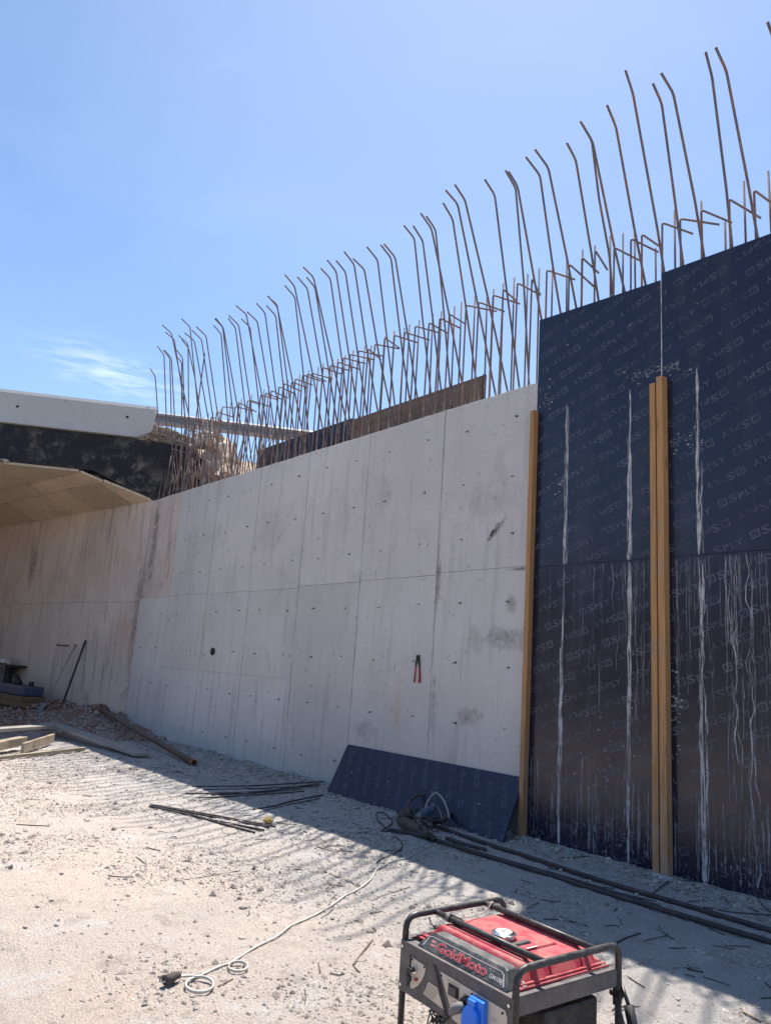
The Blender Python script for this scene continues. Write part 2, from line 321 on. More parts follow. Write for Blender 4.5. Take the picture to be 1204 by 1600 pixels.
# ------------------------------------------------------------------ mesh helpers
def new_mesh(name, V, Fc, m, smooth=False):
    me = bpy.data.meshes.new(name); me.from_pydata([tuple(map(float, v)) for v in V], [], [tuple(f) for f in Fc])
    me.materials.append(m)
    if smooth: me.polygons.foreach_set('use_smooth', [True] * len(me.polygons))
    me.update(); return me
def np_mesh(name, V, Fa, m, smooth=False):
    """V (n,3) array, Fa (k,c) array of equal-sized faces"""
    me = bpy.data.meshes.new(name); n, k, c = len(V), len(Fa), Fa.shape[1]
    me.vertices.add(n); me.vertices.foreach_set('co', np.ascontiguousarray(V, dtype=np.float32).ravel())
    me.loops.add(k * c); me.loops.foreach_set('vertex_index', np.ascontiguousarray(Fa, dtype=np.int32).ravel())
    me.polygons.add(k); me.polygons.foreach_set('loop_start', np.arange(0, k * c, c, dtype=np.int32))
    me.polygons.foreach_set('loop_total', np.full(k, c, dtype=np.int32))
    me.polygons.foreach_set('use_smooth', np.full(k, smooth, dtype=bool))
    me.materials.append(m); me.update(calc_edges=True); return me
class MB:
    def __init__(s): s.V = []; s.F = []
    def add(s, V, Fc):
        o = len(s.V); s.V += [A3(*v) for v in V]; s.F += [tuple(i + o for i in f) for f in Fc]; return s
    def hexa(s, P):      # 8 points: bottom ring 0-3, top ring 4-7 (same order)
        return s.add(P, [(3, 2, 1, 0), (4, 5, 6, 7), (0, 1, 5, 4), (1, 2, 6, 5), (2, 3, 7, 6), (3, 0, 4, 7)])
    def box(s, a, b, T=None):
        (x0, y0, z0), (x1, y1, z1) = a, b
        P = [A3(x0, y0, z0), A3(x1, y0, z0), A3(x1, y1, z0), A3(x0, y1, z0), A3(x0, y0, z1), A3(x1, y0, z1), A3(x1, y1, z1), A3(x0, y1, z1)]
        if T: P = [T(*p) for p in P]
        return s.hexa(P)
    def tube(s, pts, r, n=6, caps=True, T=None, up=A3(0.3, 0.2, 1)):
        pts = [A3(*p) for p in pts]
        if T: pts = [T(*p) for p in pts]
        k = len(pts); R = r if hasattr(r, '__len__') else [r] * k
        V = []; u = None
        for i in range(k):
            d = nrm(pts[min(i + 1, k - 1)] - pts[max(i - 1, 0)])
            if u is None:
                u = np.cross(d, up); u = np.cross(d, A3(1, 0, 0)) if np.linalg.norm(u) < 1e-3 else u
            u = nrm(u - d * np.dot(u, d)); w = np.cross(d, u)
            for j in range(n):
                a = 2 * math.pi * j / n; V.append(pts[i] + (u * math.cos(a) + w * math.sin(a)) * R[i])
        Fc = [(i * n + j, i * n + (j + 1) % n, (i + 1) * n + (j + 1) % n, (i + 1) * n + j) for i in range(k - 1) for j in range(n)]
        if caps: Fc += [tuple(range(n - 1, -1, -1)), tuple(range((k - 1) * n, k * n))]
        return s.add(V, Fc)
    def prism(s, poly, vec):        # polygon list of 3d points extruded along vec
        n = len(poly); poly = [A3(*p) for p in poly]; vec = A3(*vec)
        V = poly + [p + vec for p in poly]
        return s.add(V, [tuple(range(n))[::-1], tuple(range(n, 2 * n))] + [(i, (i + 1) % n, n + (i + 1) % n, n + i) for i in range(n)])
    def obj(s, name, m, parent=None, smooth=False, **kw):
        return link(name, s.V, s.F, m, parent, smooth, **kw)
def link(name, V, Fc, m, parent=None, smooth=False, bevel=0.0, origin=None, fix=True):
    org = A3(0, 0, 0)
    if parent is not None: org = A3(*wloc(parent))
    elif origin is not None: org = A3(*origin)
    V = [v - org for v in V] if len(V) else V
    me = new_mesh(name, V, Fc, m, smooth)
    if fix:
        import bmesh
        bm = bmesh.new(); bm.from_mesh(me); bmesh.ops.recalc_face_normals(bm, faces=bm.faces)
        if bevel > 0:
            es = [e for e in bm.edges if len(e.link_faces) == 2 and e.calc_face_angle(0) > 0.5]
            bmesh.ops.bevel(bm, geom=es, offset=bevel, segments=2, profile=0.5, affect='EDGES')
        bm.to_mesh(me); bm.free()
        if smooth:
            me.polygons.foreach_set('use_smooth', [True] * len(me.polygons))
    o = bpy.data.objects.new(name, me); COL.objects.link(o)
    if parent is not None: o.parent = parent
    elif origin is not None: o.location = origin
    return o
def wloc(o):
    v = Vector(o.location)
    while o.parent: o = o.parent; v = v + o.location
    return v
def link_me(name, me, parent=None, loc=None):
    o = bpy.data.objects.new(name, me); COL.objects.link(o)
    if parent: o.parent = parent
    if loc is not None: o.location = loc
    return o
def tag(o, label=None, cat=None, group=None, kind=None):
    if label: o['label'] = label
    if cat: o['category'] = cat
    if group: o['group'] = group
    if kind: o['kind'] = kind
    return o
def thing(name, label, cat, loc=(0, 0, 0), group=None):
    o = bpy.data.objects.new(name, None); COL.objects.link(o); o.location = tuple(map(float, loc)); o.empty_display_size = 0.1
    return tag(o, label, cat, group)
def bent(pts, r):
    """polyline with softened corners"""
    out = [A3(*pts[0])]
    for i in range(1, len(pts) - 1):
        p, a, b = A3(*pts[i]), A3(*pts[i - 1]), A3(*pts[i + 1])
        ra = min(r, np.linalg.norm(p - a) * 0.45, np.linalg.norm(b - p) * 0.45); u, w = nrm(a - p), nrm(b - p)
        for t in (0, 0.33, 0.67, 1): 
            q0, q1 = p + u * ra, p + w * ra
            out.append((1 - t) ** 2 * q0 + 2 * t * (1 - t) * p + t * t * q1)
    out.append(A3(*pts[-1])); return out
def smooth_line(pts, step=0.03, closed=False):
    P = [A3(*p) for p in pts]; out = []
    n = len(P)
    for i in range(n - 1):
        p0, p1, p2, p3 = P[max(i - 1, 0)], P[i], P[i + 1], P[min(i + 2, n - 1)]
        k = max(2, int(np.linalg.norm(p2 - p1) / step))
        for j in range(k):
            t = j / k
            out.append(0.5 * ((2 * p1) + (-p0 + p2) * t + (2 * p0 - 5 * p1 + 4 * p2 - p3) * t * t + (-p0 + 3 * p1 - 3 * p2 + p3) * t ** 3))
    out.append(P[-1]); return out

# numpy value noise
_G = np.random.default_rng(3).random((256, 256))
def vn(x, y):
    xi, yi = np.floor(x).astype(int), np.floor(y).astype(int); fx, fy = x - xi, y - yi
    fx, fy = fx * fx * (3 - 2 * fx), fy * fy * (3 - 2 * fy)
    g = lambda a, b: _G[a % 256, b % 256]
    return (g(xi, yi) * (1 - fx) + g(xi + 1, yi) * fx) * (1 - fy) + (g(xi, yi + 1) * (1 - fx) + g(xi + 1, yi + 1) * fx) * fy - 0.5
YW = 6.40            # plane of the wall face
INT_D = nrm(A3(-0.989, -0.15, 0)); INT_N = A3(0.15, -0.989, 0)
PSEAM = A3(-16.08, YW, 0)
def ground_h(x, y):
    x = np.asarray(x, float); y = np.asarray(y, float)
    near = np.clip(1 - np.abs(x + 8) / 14, 0, 1)
    h = 0.03 * vn(x * 0.5, y * 0.5) + 0.014 * vn(x * 1.7 + 9, y * 1.7) + (0.013 * vn(x * 7, y * 7 + 4) + 0.009 * vn(x * 17, y * 17) + 0.006 * vn(x * 34 + 5, y * 34)) * (near > 0)
    toe = np.clip((y - 6.05) / 0.35, 0, 1); h = h + toe * (0.035 + 0.05 * np.maximum(vn(x * 5, y * 3), 0)) * (y < 6.6)
    # rubble heaped against the old wall at the tunnel mouth
    yw = YW + np.where(x < -16.08, (x + 16.08) * 0.1517, 0)
    dist = yw - y
    m = np.exp(-(dist / 0.9) ** 2) * np.clip((-14.2 - x) / 2.5, 0, 1)
    h = h + m * (0.36 + 0.26 * vn(x * 2.3, y * 2.3) + 0.1 * vn(x * 8, y * 8))
    return h
def gz(x, y): return float(ground_h(x, y))
def on_g(px, py, dz=0.0):
    p = at_z(px, py); return A3(p[0], p[1], gz(p[0], p[1]) + dz)

# ------------------------------------------------------------------ GROUND
xs = np.concatenate([-np.geomspace(900, 18, 24), np.arange(-17.5, 0.6, 0.026), np.geomspace(0.9, 900, 24)])
ys = np.concatenate([-np.geomspace(900, 1.5, 22), np.arange(-1.0, 1.2, 0.3), np.arange(1.3, 6.62, 0.026), np.geomspace(6.8, 900, 20)])
X, Y = np.meshgrid(xs, ys); Z = ground_h(X, Y)
nx, ny = len(xs), len(ys); idx = np.arange(nx * ny).reshape(ny, nx)
Fq = np.stack([idx[:-1, :-1], idx[:-1, 1:], idx[1:, 1:], idx[1:, :-1]], -1).reshape(-1, 4)
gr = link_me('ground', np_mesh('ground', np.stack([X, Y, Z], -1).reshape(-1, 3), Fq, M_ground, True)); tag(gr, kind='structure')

# scrub covered hillside behind the photographer (the glossy sheets mirror it)
M_scrub = m_stone('dry_scrub', (0.055, 0.06, 0.035), (0.11, 0.10, 0.065))
hx = np.linspace(-260, 260, 120); hy = np.linspace(0, 1, 30); HX, HT = np.meshgrid(hx, hy)
HY = -10 - 70 * HT; HZ = -0.5 + (17 + 6 * vn(HX * .02, HX * .02 + 3)) * np.minimum(1, HT * 1.15) ** .8 + 1.6 * vn(HX * .25, HY * .25) + .8 * vn(HX * .9, HY * .9)
ih = np.arange(120 * 30).reshape(30, 120)
o = link_me('hillside', np_mesh('hillside', np.stack([HX, HY, HZ], -1).reshape(-1, 3), np.stack([ih[:-1, :-1], ih[1:, :-1], ih[1:, 1:], ih[:-1, 1:]], -1).reshape(-1, 4), M_scrub, True)); tag(o, kind='structure')

# ------------------------------------------------------------------ RETAINING WALL
XL, XR = -16.08, -0.7
ZT = 4.86
wall = thing('retaining_wall', 'long grey cast concrete retaining wall with starter bars rising from its top', 'wall', (XL + 7, YW, 0))
mb = MB(); mb.box((XL, YW + 0.03, -0.2), (XR, YW + 0.42, ZT - 0.02)); mb.obj('core', M_conc, wall)
cols = [-16.08, -14.60, -12.95, -11.43, -9.92, -8.40, -6.86, -5.34, -3.8, -2.3, -0.7]
def wall_panel(x0, x1, z0, z1, proud, m=M_conc, name='concrete_panel'):
    g = 0.0016; n = max(2, int((x1 - x0) / 0.12)); V = []; Fc = []
    f = YW + 0.003 - proud
    xx = np.linspace(x0 + g, x1 - g, n)
    top = [z1 - g + (0.010 * vn(x * 3, 7.7) + 0.008 * vn(x * 17, 1.3) if z1 > ZT - 0.05 else 0.002 * vn(x * 9, z1)) for x in xx]
    c = 0.004
    for i, x in enumerate(xx):
        V += [(x, YW + 0.03, z0 + g), (x, f + c, z0 + g), (x, f, z0 + g + c), (x, f, top[i] - c), (x, f + c, top[i]), (x, YW + 0.42 if z1 > ZT - 0.05 else YW + 0.03, top[i])]
    for i in range(n - 1):
        for j in range(5): a = i * 6 + j; Fc.append((a, a + 6, a + 7, a + 1))
    Fc += [tuple(range(6)), tuple(range((n - 1) * 6, n * 6))[::-1]]
    MBx = MB(); MBx.V = [A3(*v) for v in V]; MBx.F = Fc
    return MBx.obj(name, m, wall)
for i in range(len(cols) - 1):
    x0, x1 = cols[i], cols[i + 1]
    r = lambda: random.uniform(0.0, 0.003)
    zj = (2.71, 2.722, 2.706, 2.70, 2.725, 2.74, 2.765, 2.735, 2.735, 2.735)[i]
    wall_panel(x0, x1, zj, ZT, -0.001 if i == 0 else r(), M_old if i == 0 else M_conc)
    if i in (1, 2, 3):
        q_ = r(); wall_panel(x0, x1, 1.3292, zj, q_); wall_panel(x0, x1, -0.1, 1.3308, q_)
    else:
        wall_panel(x0, x1, -0.1, zj, r())
# form ties
tie_me = None
def tie_mesh():
    b = MB(); n = 7
    V = [(0.016 * math.cos(a) , -0.002, 0.012 * math.sin(a)) for a in np.linspace(0, 2 * math.pi, n, endpoint=False)]
    b.prism(V, (0, 0.004, 0)); b.tube([(0.004, 0, -0.002), (0.006, -0.02, 0.0), (-0.018, -0.026, -0.003)], 0.0045, 4)
    return b
tb = tie_mesh(); M_tie = mat('tie_hole_grime', (0.13, 0.115, 0.105), 0.9); tie_me = new_mesh('form_tie', tb.V, tb.F, M_tie)
xt = [-15.7, -14.9, -14.14, -13.33, -12.53, -11.71, -11.0, -10.18, -9.44, -8.66, -7.95, -7.17, -6.44, -5.66]
for x in xt:
    for z in (4.50, 3.82, 3.14, 2.37, 1.69, 1.02, 0.32):
        if z < 0.4 and x < -13.5: continue
        o = link_me('form_tie', tie_me, wall); s = random.uniform(0.55, 1.15)
        o.location = (x + random.uniform(-.03, .03) - wall.location.x, -0.004, z + random.uniform(-.02, .02))
        o.scale = (s * random.uniform(0.8, 1.3), 1, s); o.rotation_euler = (0, random.uniform(-.6, .6), 0)
# weep hole
hp = at_y(332.5, 1018, YW); b = MB()
ring = [(hp[0] + 0.085 * math.cos(a), YW - 0.006, hp[2] + 0.068 * math.sin(a)) for a in np.linspace(0, 2 * math.pi, 20, endpoint=False)]
b.prism(ring, (0, 0.008, 0)); b.obj('weep_hole', M_hole, wall)
# gouge and honeycomb scars: crumbly raised edges
def scar(px, py, L, W, ang, n, seed, m=M_hole):
    rr = random.Random(seed); b = MB(); c = at_y(px, py, YW)
    for _ in range(n):
        u, v = rr.gauss(0, L / 2.5), rr.gauss(0, W / 2.5); x = c[0] + u * math.cos(ang) - v * math.sin(ang); z = c[2] + u * math.sin(ang) + v * math.cos(ang)
        s = rr.uniform(0.003, 0.012); k = 5
        poly = [(x + s * rr.uniform(.5, 1.6) * math.cos(a + ang) , YW - 0.0035 - rr.uniform(0, .003), z + s * rr.uniform(.4, 1) * math.sin(a)) for a in np.linspace(0, 2 * math.pi, k, endpoint=False)]
        b.prism(poly, (0, 0.012, 0))
    return b.obj('honeycomb_scar', m, wall)
M_scar = mat('exposed_aggregate', (0.30, 0.275, 0.265), 0.95)
scar(768, 834, 0.06, 0.03, 0.9, 26, 1); scar(777, 824, 0.14, 0.015, 0.85, 16, 2, M_scar)

# ------------------------------------------------------------------ STARTER BARS (traced)
TALL = """234.8,575.6 242.9,588.8 249,680 252,772;246.3,541 256.5,555 261,680 264,765;255,547 265.6,560 268.5,680 271,763;257.5,547 268,560 274.4,680 279,762
253.8,507.8 268,520.6 283,592.5 318,755;258.8,519 272.5,530.6 283.8,605 302,757;276,547 285.4,559 288.8,655 295,760;277,558 284,566 284,680 284,762
279,524 294,537.5 295.3,680 296,758;283.8,530.6 294.4,543 303.8,586 330,752;284,498 297,511 305,592 320,755;288.8,520 303.8,532.5 325,652 340,748
300,516 315,530.6 332.5,651 348,745;307,510.6 322,525 339.4,642.5 357,742;320,552 310,627 305,667 296,755;333.8,508 345.6,522 355,642 361,740
335.6,498 348,511 362.5,631 372,735;337,497 349,512 370,631 389,728;356.5,497 368,512.5 382.5,631 394,728;357.5,492.8 373,508 390.6,625 404,724
368.8,477.5 384.8,491 409,617 424,714;377,498 390.6,511 402.5,612.5 412,718;386,487 402,502 420,609 434,708;400.6,473.8 414,488.8 430.6,609 443,705
416,477 430.6,493 442,597.5 452,700;418,462.5 433,476 448.8,596 462,697;419,463 433,479 457,596 476,692;445,429 460,447 488,582.7 506,682
444.8,446 460.6,464 473.8,582.7 483,690;464.5,432.5 480,450.5 502,575.5 517,680;473.6,417 489.6,433 519,564 544,672;478.9,433 492,449 512,569.8 529,677
501,419 516,435.4 534,562.6 548,672;511,406 525,424 545,555.4 562,665;525,407 539.5,425 558.6,552.5 575,660;537.5,393 553,413 572.4,542.7 592,655
551.5,403.8 569,421 592,556 612,648;573,385.5 589.7,406.5 604,526 618,646;594.7,382.6 610.6,403 629,556 642,638;599.7,381 617,402 635.5,516 653,630
630.5,351.8 647,372.5 660,500 674,625;645,352.5 660,376 675,492.5 690,620;657,333 673.8,357.5 701,490 724,612;665.5,337.5 680,358.8 691,465 704,620
691.8,316.8 706.8,342.5 726,470 745,606;695.8,296.8 714.5,318.8 743.8,465 773.8,617;710,288 726,312.5 760,457.5 792.5,612;756.8,280 772.5,305 790,445 811,607
789,266 805,293.8 817.5,437.5 826,602;793.8,267.5 808,291 833.8,435 858,570;821,245 843,274 862.5,412.5 877,500;835,233 856,262 885,402.5 901,488
884.7,222.9 899,250 923.5,397 935,473;905.9,189 924,220 935,309 951,397 957,465;906.5,190 925,221 958.8,385 976,459;947.6,164 961.7,198.5 990.5,358.7 1008.8,450
976.4,110 988,145.6 1026,356 1038,432;1019,130 1033,161.7 1053,309 1067.6,423;1032,113.8 1051,145.6 1085,314.6 1101,411.7;1101.7,81.5 1111.7,120.6 1133.7,294 1144,397
1117,73.5 1133.7,110 1167.5,285 1185,385;1198,34 1212,72 1250,250 1268,360"""
def parse(s): return [[tuple(map(float, q.split(','))) for q in l.split()] for l in s.replace('\n', ';').split(';') if l.strip()]
PL_P = A3(0, YW + 0.33, ZT); PL_N = nrm(A3(0, 1, 0.30))     # the back curtain leans towards the camera
for pl in parse(TALL):
    # each bar leans square to the wall, its bent tip a little more; solve how much from the traced line
    Q = [at_y(*pl[-1], YW + 0.33)]
    for j, (x, y) in enumerate(reversed(pl[:-1])):
        last = j == len(pl) - 2; d = ray(x, y); o_ = Q[-1]; lo_, hi_ = (0.25, 1.3) if last else (0.15, 0.5)
        c_ = CAM + d * ((o_[0] - CAM[0]) / d[0]); dz = c_[2] - o_[2]; L_ = -(c_[1] - o_[1]) / dz if dz > 0.02 else 0.3
        L_ = min(hi_, max(lo_, L_)); Q.append(at_plane(x, y, o_, nrm(A3(0, 1, L_))))
    P = Q[::-1]
    d = P[-1] - P[-2]; P.append(P[-1] + d * ((P[-1][2] - 4.6) / max(-d[2], 1e-3)))
    b = MB(); b.tube(bent(P, 0.05)[::-1], 0.0128, 6); b.obj('starter_bar', M_bar, wall, True)
HOOK = """616,523.7 653,535.7;632,519 671,531.5;648.6,509.5 686,520;670,504 699,520.7;686.7,496.8 720,513.6;701.7,490.8 727.8,507;727.8,477 775.7,486.6;747.5,471.8 788,487
770,461 812,475;785.7,451.8 806,470;808,442 843,460.6;830.5,435.7 844,461;853.8,422 898,437;888.7,412.5 928.5,449;908.6,402.5 935,427;958.8,386.7 998.5,407;929,391 948.5,422
985,373 1028,394;1002,366 1034,388;1033.8,348 1082,365.5;1061.7,341.7 1123,351;1094.6,327.9 1142.6,348;1138,311 1188,341;1177,297 1215,325;424,610 450,622;436,604 462,616
444,599 471.5,612;455.7,596.5 480,606;461.5,591.8 489,602;473,585.7 501,595.6;487,583 519.7,592;504.7,574 534.6,585;516,570.7 546,579;528,565.7 561,577;536,559 571,568
547,553.6 583.6,562;560,548 598.6,556.6;575,545 595,562;600.7,527.7 624,544;585.7,537.7 624,545;347.5,635.6 366,637.5;338.8,643.8 366,652;367.5,635 395,642;374,629 401,644
387,625.6 405,632;391,625 420,635;407.5,617 432,624;415,613.8 440,624;304,661 321,667;289,670.6 306,678;275.7,689 295,695;314,657 330,663;330,651.5 348,658;296,671 316,677;480,584 510,596"""
for (c, e) in parse(HOOK):
    C0 = at_y(*c, YW + 0.07); E = at_y(*e, YW + 0.33)
    P = [A3(C0[0] + random.uniform(-.012, .012), YW + 0.07, 4.7), C0, E]
    b = MB(); b.tube(bent(P, 0.03), 0.0116, 6); b.obj('hooked_bar', M_bar, wall, True)
STUB = """710,478.6;720.8,471.8;689.7,486.6;676,490.8;639.6,507;631.7,512.5;616,517;601.8,526;742,462;760.7,455.7;786,442.9;803,434;842,419.6;863,410.8;909.7,390.5;929,384
952.6,369;972.6,365;885,401;1023.5,388;1053,328.7;1094.6,314.6;1131.7,347;1161,283;1199,267.6;990.5,355.8;468.7,584.5;482.8,578.5;497.6,573;505,568;520,561.6;528,560.8
539.6,555;552,547.5;570,541;580,540;393.8,616.9;377.9,623;413,608.8;420.6,603;361,628.8;373,627;450,594;443,595;326,645.6;333,644;345,640;318,652;309,664;299,668;285,684;655,500;771,452;824,428"""
for (c,) in parse(STUB):
    T = at_y(*c, YW + 0.31); b = MB()
    b.tube([A3(T[0] + random.uniform(-.02, .02), YW + 0.33, 4.6), T], 0.0116, 6); b.obj('straight_bar', M_bar, wall, True)
# short bars crowding the far left end, seen against the bitumen
rr = random.Random(5)
for k in range(56):
    x = -16.0 + 4.9 * (k / 56.0) ** 1.15 + rr.uniform(-.05, .05); h = rr.uniform(0.45, 1.0); b = MB()
    b.tube([A3(x + rr.uniform(-.08, .08), YW + rr.choice((0.06, 0.33)), 4.6), A3(x, YW + rr.uniform(0.05, 0.34), ZT + h)], 0.0085, 5); b.obj('straight_bar', M_bar, wall, True)
# rusty distribution bars lying through the hooks
b = MB(); b.tube([at_y(255, 696, YW + 0.2), at_y(283, 706, YW + .25), at_y(296, 708, YW + .2)], 0.007, 5); b.obj('tie_wire', M_rust, wall, True)
b = MB(); b.tube([at_y(289, 676, YW + 0.2), at_y(318, 684, YW + .25), at_y(340, 682, YW + .2)], 0.008, 5); b.obj('tie_wire', M_rust, wall, True)

# back shuttering board seen behind the bars
yb = YW + 0.44
bk = thing('shuttering_board', 'dark shuttering board standing behind the starter bars along the wall top', 'board', (-9.8, yb, 4.3))
b = MB(); b.box((-6.62, yb, 4.3), (-9.5, yb + 0.025, 5.42)); b.obj('bare_plywood', M_board_back, bk)
b = MB(); b.box((-6.66, yb - 0.004, 4.3), (-6.62, yb + 0.03, 5.43)); b.obj('edge_strip', M_plyedge, bk)
b = MB(); b.box((-9.503, yb + 0.004, 4.3), (-12.4, yb + 0.028, 5.45)); b.obj('film_plywood', M_film, bk)

# ------------------------------------------------------------------ PRINTED LOGO ("QSPLY": arrowed square + SPLY)
def text_geo(body, size, offset=0.0, res=2, spacing=1.0):
    cu = bpy.data.curves.new('t', 'FONT'); cu.body = body; cu.size = size; cu.resolution_u = res; cu.offset = offset; cu.space_character = spacing
    o = bpy.data.objects.new('t', cu); COL.objects.link(o); bpy.context.view_layer.update()
    me = bpy.data.meshes.new_from_object(o.evaluated_get(bpy.context.evaluated_depsgraph_get()))
    V = np.array([v.co[:] for v in me.vertices])[:, :2]; Fc = [tuple(p.vertices) for p in me.polygons]
    bpy.data.objects.remove(o); bpy.data.curves.remove(cu); bpy.data.meshes.remove(me); return V, Fc
def logo():
    V, Fc = [], []
    def put(v, f):
        o = len(V); V.extend([tuple(q) for q in v]); Fc.extend([tuple(i + o for i in g) for g in f])
    h = 0.072
    def quad(*p): put(p, [(0, 1, 2, 3)])
    w = 0.082; t = 0.014           # square ring with diagonal arrow
    quad((0, 0), (w, 0), (w, t), (0, t)); quad((0, h - t), (w, h - t), (w, h), (0, h)); quad((w - t, t), (w, t), (w, h - t), (w - t, h - t)); quad((0, t + .004), (t, t + .004), (t, h - t), (0, h - t))
    quad((.026, .022), (.034, .018), (.056, .046), (.050, .053)); quad((.022, .018), (.040, .018), (.036, .026), (.022, .034))
    def letters(txt, hh, x0, x1):
        v, f = text_geo(txt, 1.0, 0.022); mn, mxx = v.min(0), v.max(0)
        v = (v - mn) / (mxx - mn) * np.array([x1 - x0, hh]) + np.array([x0, 0]); put(v, f)
    letters('S', h, 0.098, 0.178); letters('P', h * .74, 0.19, 0.245); letters('L', h * .74, 0.257, 0.300); letters('Y', h * .74, 0.300, 0.372)
    return np.array(V), Fc
LV, LF = logo(); LW = 0.372
def print_sheet(name, origin2, x0, x1, z0, z1, place, base_ang=19.0, mirror=False):
    """lattice of logos on a sheet; place(u,v)->3d ; (u,v) sheet coordinates"""
    ang = math.radians(base_ang); e = np.array([math.cos(ang), math.sin(ang)]); n = np.array([math.sin(ang), -math.cos(ang)])
    V, Fc = [], []; ctr = LV - np.array([LW / 2, 0.036])
    Rr = np.array([[e[0], -e[1]], [e[1], e[0]]])
    o2 = np.array(origin2) + e * LW / 2
    for i in range(-14, 15):
        for j in range(-16, 17):
            for flip in (0, 1):
                c = o2 + e * (0.446 * i + 0.163 * j) + n * 0.376 * j + (e * 0.117 + n * 0.185) * flip
                if not (x0 - .25 < c[0] < x1 + .25 and z0 - .25 < c[1] < z1 + .25): continue
                q = (ctr * (-1 if flip else 1)) @ Rr.T + c
                o = len(V); ok = (q[:, 0] > x0 + .006) & (q[:, 0] < x1 - .006) & (q[:, 1] > z0 + .006) & (q[:, 1] < z1 - .006)
                V.extend(place(a, b_) for a, b_ in q); Fc.extend(tuple(k + o for k in f) for f in LF if all(ok[k] for k in f))
    used = sorted({k for f in Fc for k in f}); rm = {k: i for i, k in enumerate(used)}
    return [V[k] for k in used], [tuple(rm[k] for k in f) for f in Fc]

# ------------------------------------------------------------------ UPRIGHT FORMWORK SHEETS
YF = YW - 0.024      # film face
def drip(x, z0, z1, w, seed, wob=0.012, lumps=True, y=YF, wprof=None):
    rr_ = random.Random(seed); n = max(6, int((z0 - z1) / 0.035)); V = []; Fc = []; xx = x; ph = rr_.uniform(0, 50)
    for i in range(n + 1):
        t = i / n; z = z0 + (z1 - z0) * t
        cx = x + wob * 1.5 * float(vn(np.array(z * 1.7 + ph), np.array(ph))) + wob * 1.2 * float(vn(np.array(z * 9 + ph), np.array(3.1)))
        ww = w * (0.12 + 1.9 * max(0, 0.42 + float(vn(np.array(z * 3.1 + ph), np.array(8.8)))) ** 1.6 + 0.35 * max(0, .5 + float(vn(np.array(z * 23 + ph), np.array(2.2))))) * (wprof(t) if wprof else 1)
        if lumps and float(vn(np.array(z * 2.3 + ph * 3), np.array(5.5))) < -0.27: ww *= 0.12
        if i in (0, n): ww *= 0.3
        V += [(cx - ww / 2, y - 0.0008, z), (cx, y - 0.0015 - ww * .12, z), (cx + ww / 2, y - 0.0008, z)]
    for i in range(n): a = i * 3; Fc += [(a, a + 1, a + 4, a + 3), (a + 1, a + 2, a + 5, a + 4)]
    return V, Fc
def put_drips(name, lst, m, parent):
    b = MB()
    for V, Fc in lst: b.add(V, Fc)
    return b.obj(name, m, parent, True)
PX = lambda x, y: at_y(x, y, YF)
sheets = [
 ('upper left', -5.345, -3.822, 2.742, 5.60, 5.53, (-5.03, 4.83), 'tall navy printed formwork sheet, upper left, behind the short single timber'),
 ('lower left', -5.345, -3.822, -0.05, 2.738, 2.738, (-5.15, 2.10), 'dripped black formwork sheet between the single and the double timber, at ground level'),
 ('upper right', -3.808, -2.30, 2.742, 5.60, 5.57, tuple(PX(1052.5, 627.5)[[0, 2]]), 'navy printed formwork sheet right of the double timber, topmost and cut by the frame'),
 ('lower right', -3.808, -2.30, -0.05, 2.738, 2.738, (-3.54, 2.06), 'cement streaked black formwork sheet at ground level right of the double timber'),
 ('beyond upper', -2.294, -0.75, 2.742, 5.58, 5.58, (-2.0, 4.0), 'upper formwork sheet continuing beyond the right edge of the photo'),
 ('beyond lower', -2.294, -0.75, -0.05, 2.738, 2.738, (-2.0, 1.5), 'lower formwork sheet continuing beyond the right edge of the photo')]
SH = {}
for key, x0, x1, z0, zl, zr, org, lab in sheets:
    t = thing('formwork_sheet', lab, 'plywood sheet', ((x0 + x1) / 2, YW, max(z0, 0)), 'film faced formwork sheets')
    g = 0.0; b = MB()
    b.hexa([A3(x0, YF, z0), A3(x1, YF, z0), A3(x1, YF + 0.021, z0), A3(x0, YF + 0.021, z0), A3(x0, YF, zl), A3(x1, YF, zr), A3(x1, YF + 0.021, zr), A3(x0, YF + 0.021, zl)])
    SH[key] = b.obj('film_face', M_film, t); t = SH[key]
    if not key.startswith('beyond'):
        V, Fc = print_sheet('p', org, x0, x1, z0, min(zl, zr), lambda u, v: A3(u, YF - 0.0006, v))
        link('printed_logos', V, Fc, M_print, t, fix=False)
# main runs (traced), split over the sheets they cross
def run(px, ytop, ybot, w, seed, m=M_drip, wprof=None, wob=0.012):
    p0, p1 = PX(px, ytop), PX(px - (ybot - ytop) * (0.0 if px > 1060 else 0.004), ybot)
    x = PX(px, 0.5 * (ytop + ybot))[0]
    for key, a, c, z0, zl, zr, *_ in sheets:
        if a < x < c:
            hi, lo = min(p0[2], min(zl, zr) - 0.01), max(p1[2], max(z0, 0.03))
            if hi - lo > 0.05: put_drips('cement_run', [drip(x, hi, lo, w * .72, seed, wob, wprof=wprof), drip(x + .010, hi - .05, lo, w * .4, seed + 100, wob), drip(x - .012, hi - .3 * (hi - lo), lo + .1 * (hi - lo), w * .35, seed + 200, wob)], m, SH[key])
xw = lambda px, py: PX(px, py)[0]
def run3(x, z0, z1, w, seed, m=M_drip, wprof=None, wob=0.012):
    for key, a, c, zb, zl, zr, *_ in sheets:
        if a < x < c:
            hi, lo = min(z0, min(zl, zr) - 0.01), max(z1, max(zb, 0.03))
            if hi - lo > 0.05: put_drips('cement_run', [drip(x, hi, lo, w * .72, seed, wob, wprof=wprof), drip(x + .010, hi - .05, lo, w * .4, seed + 100, wob), drip(x - .012, hi - .3 * (hi - lo), lo + .1 * (hi - lo), w * .35, seed + 200, wob)], m, SH[key])
foot = lambda t: 0.7 + 2.2 * max(0, t - 0.75) * 4 * 0.5
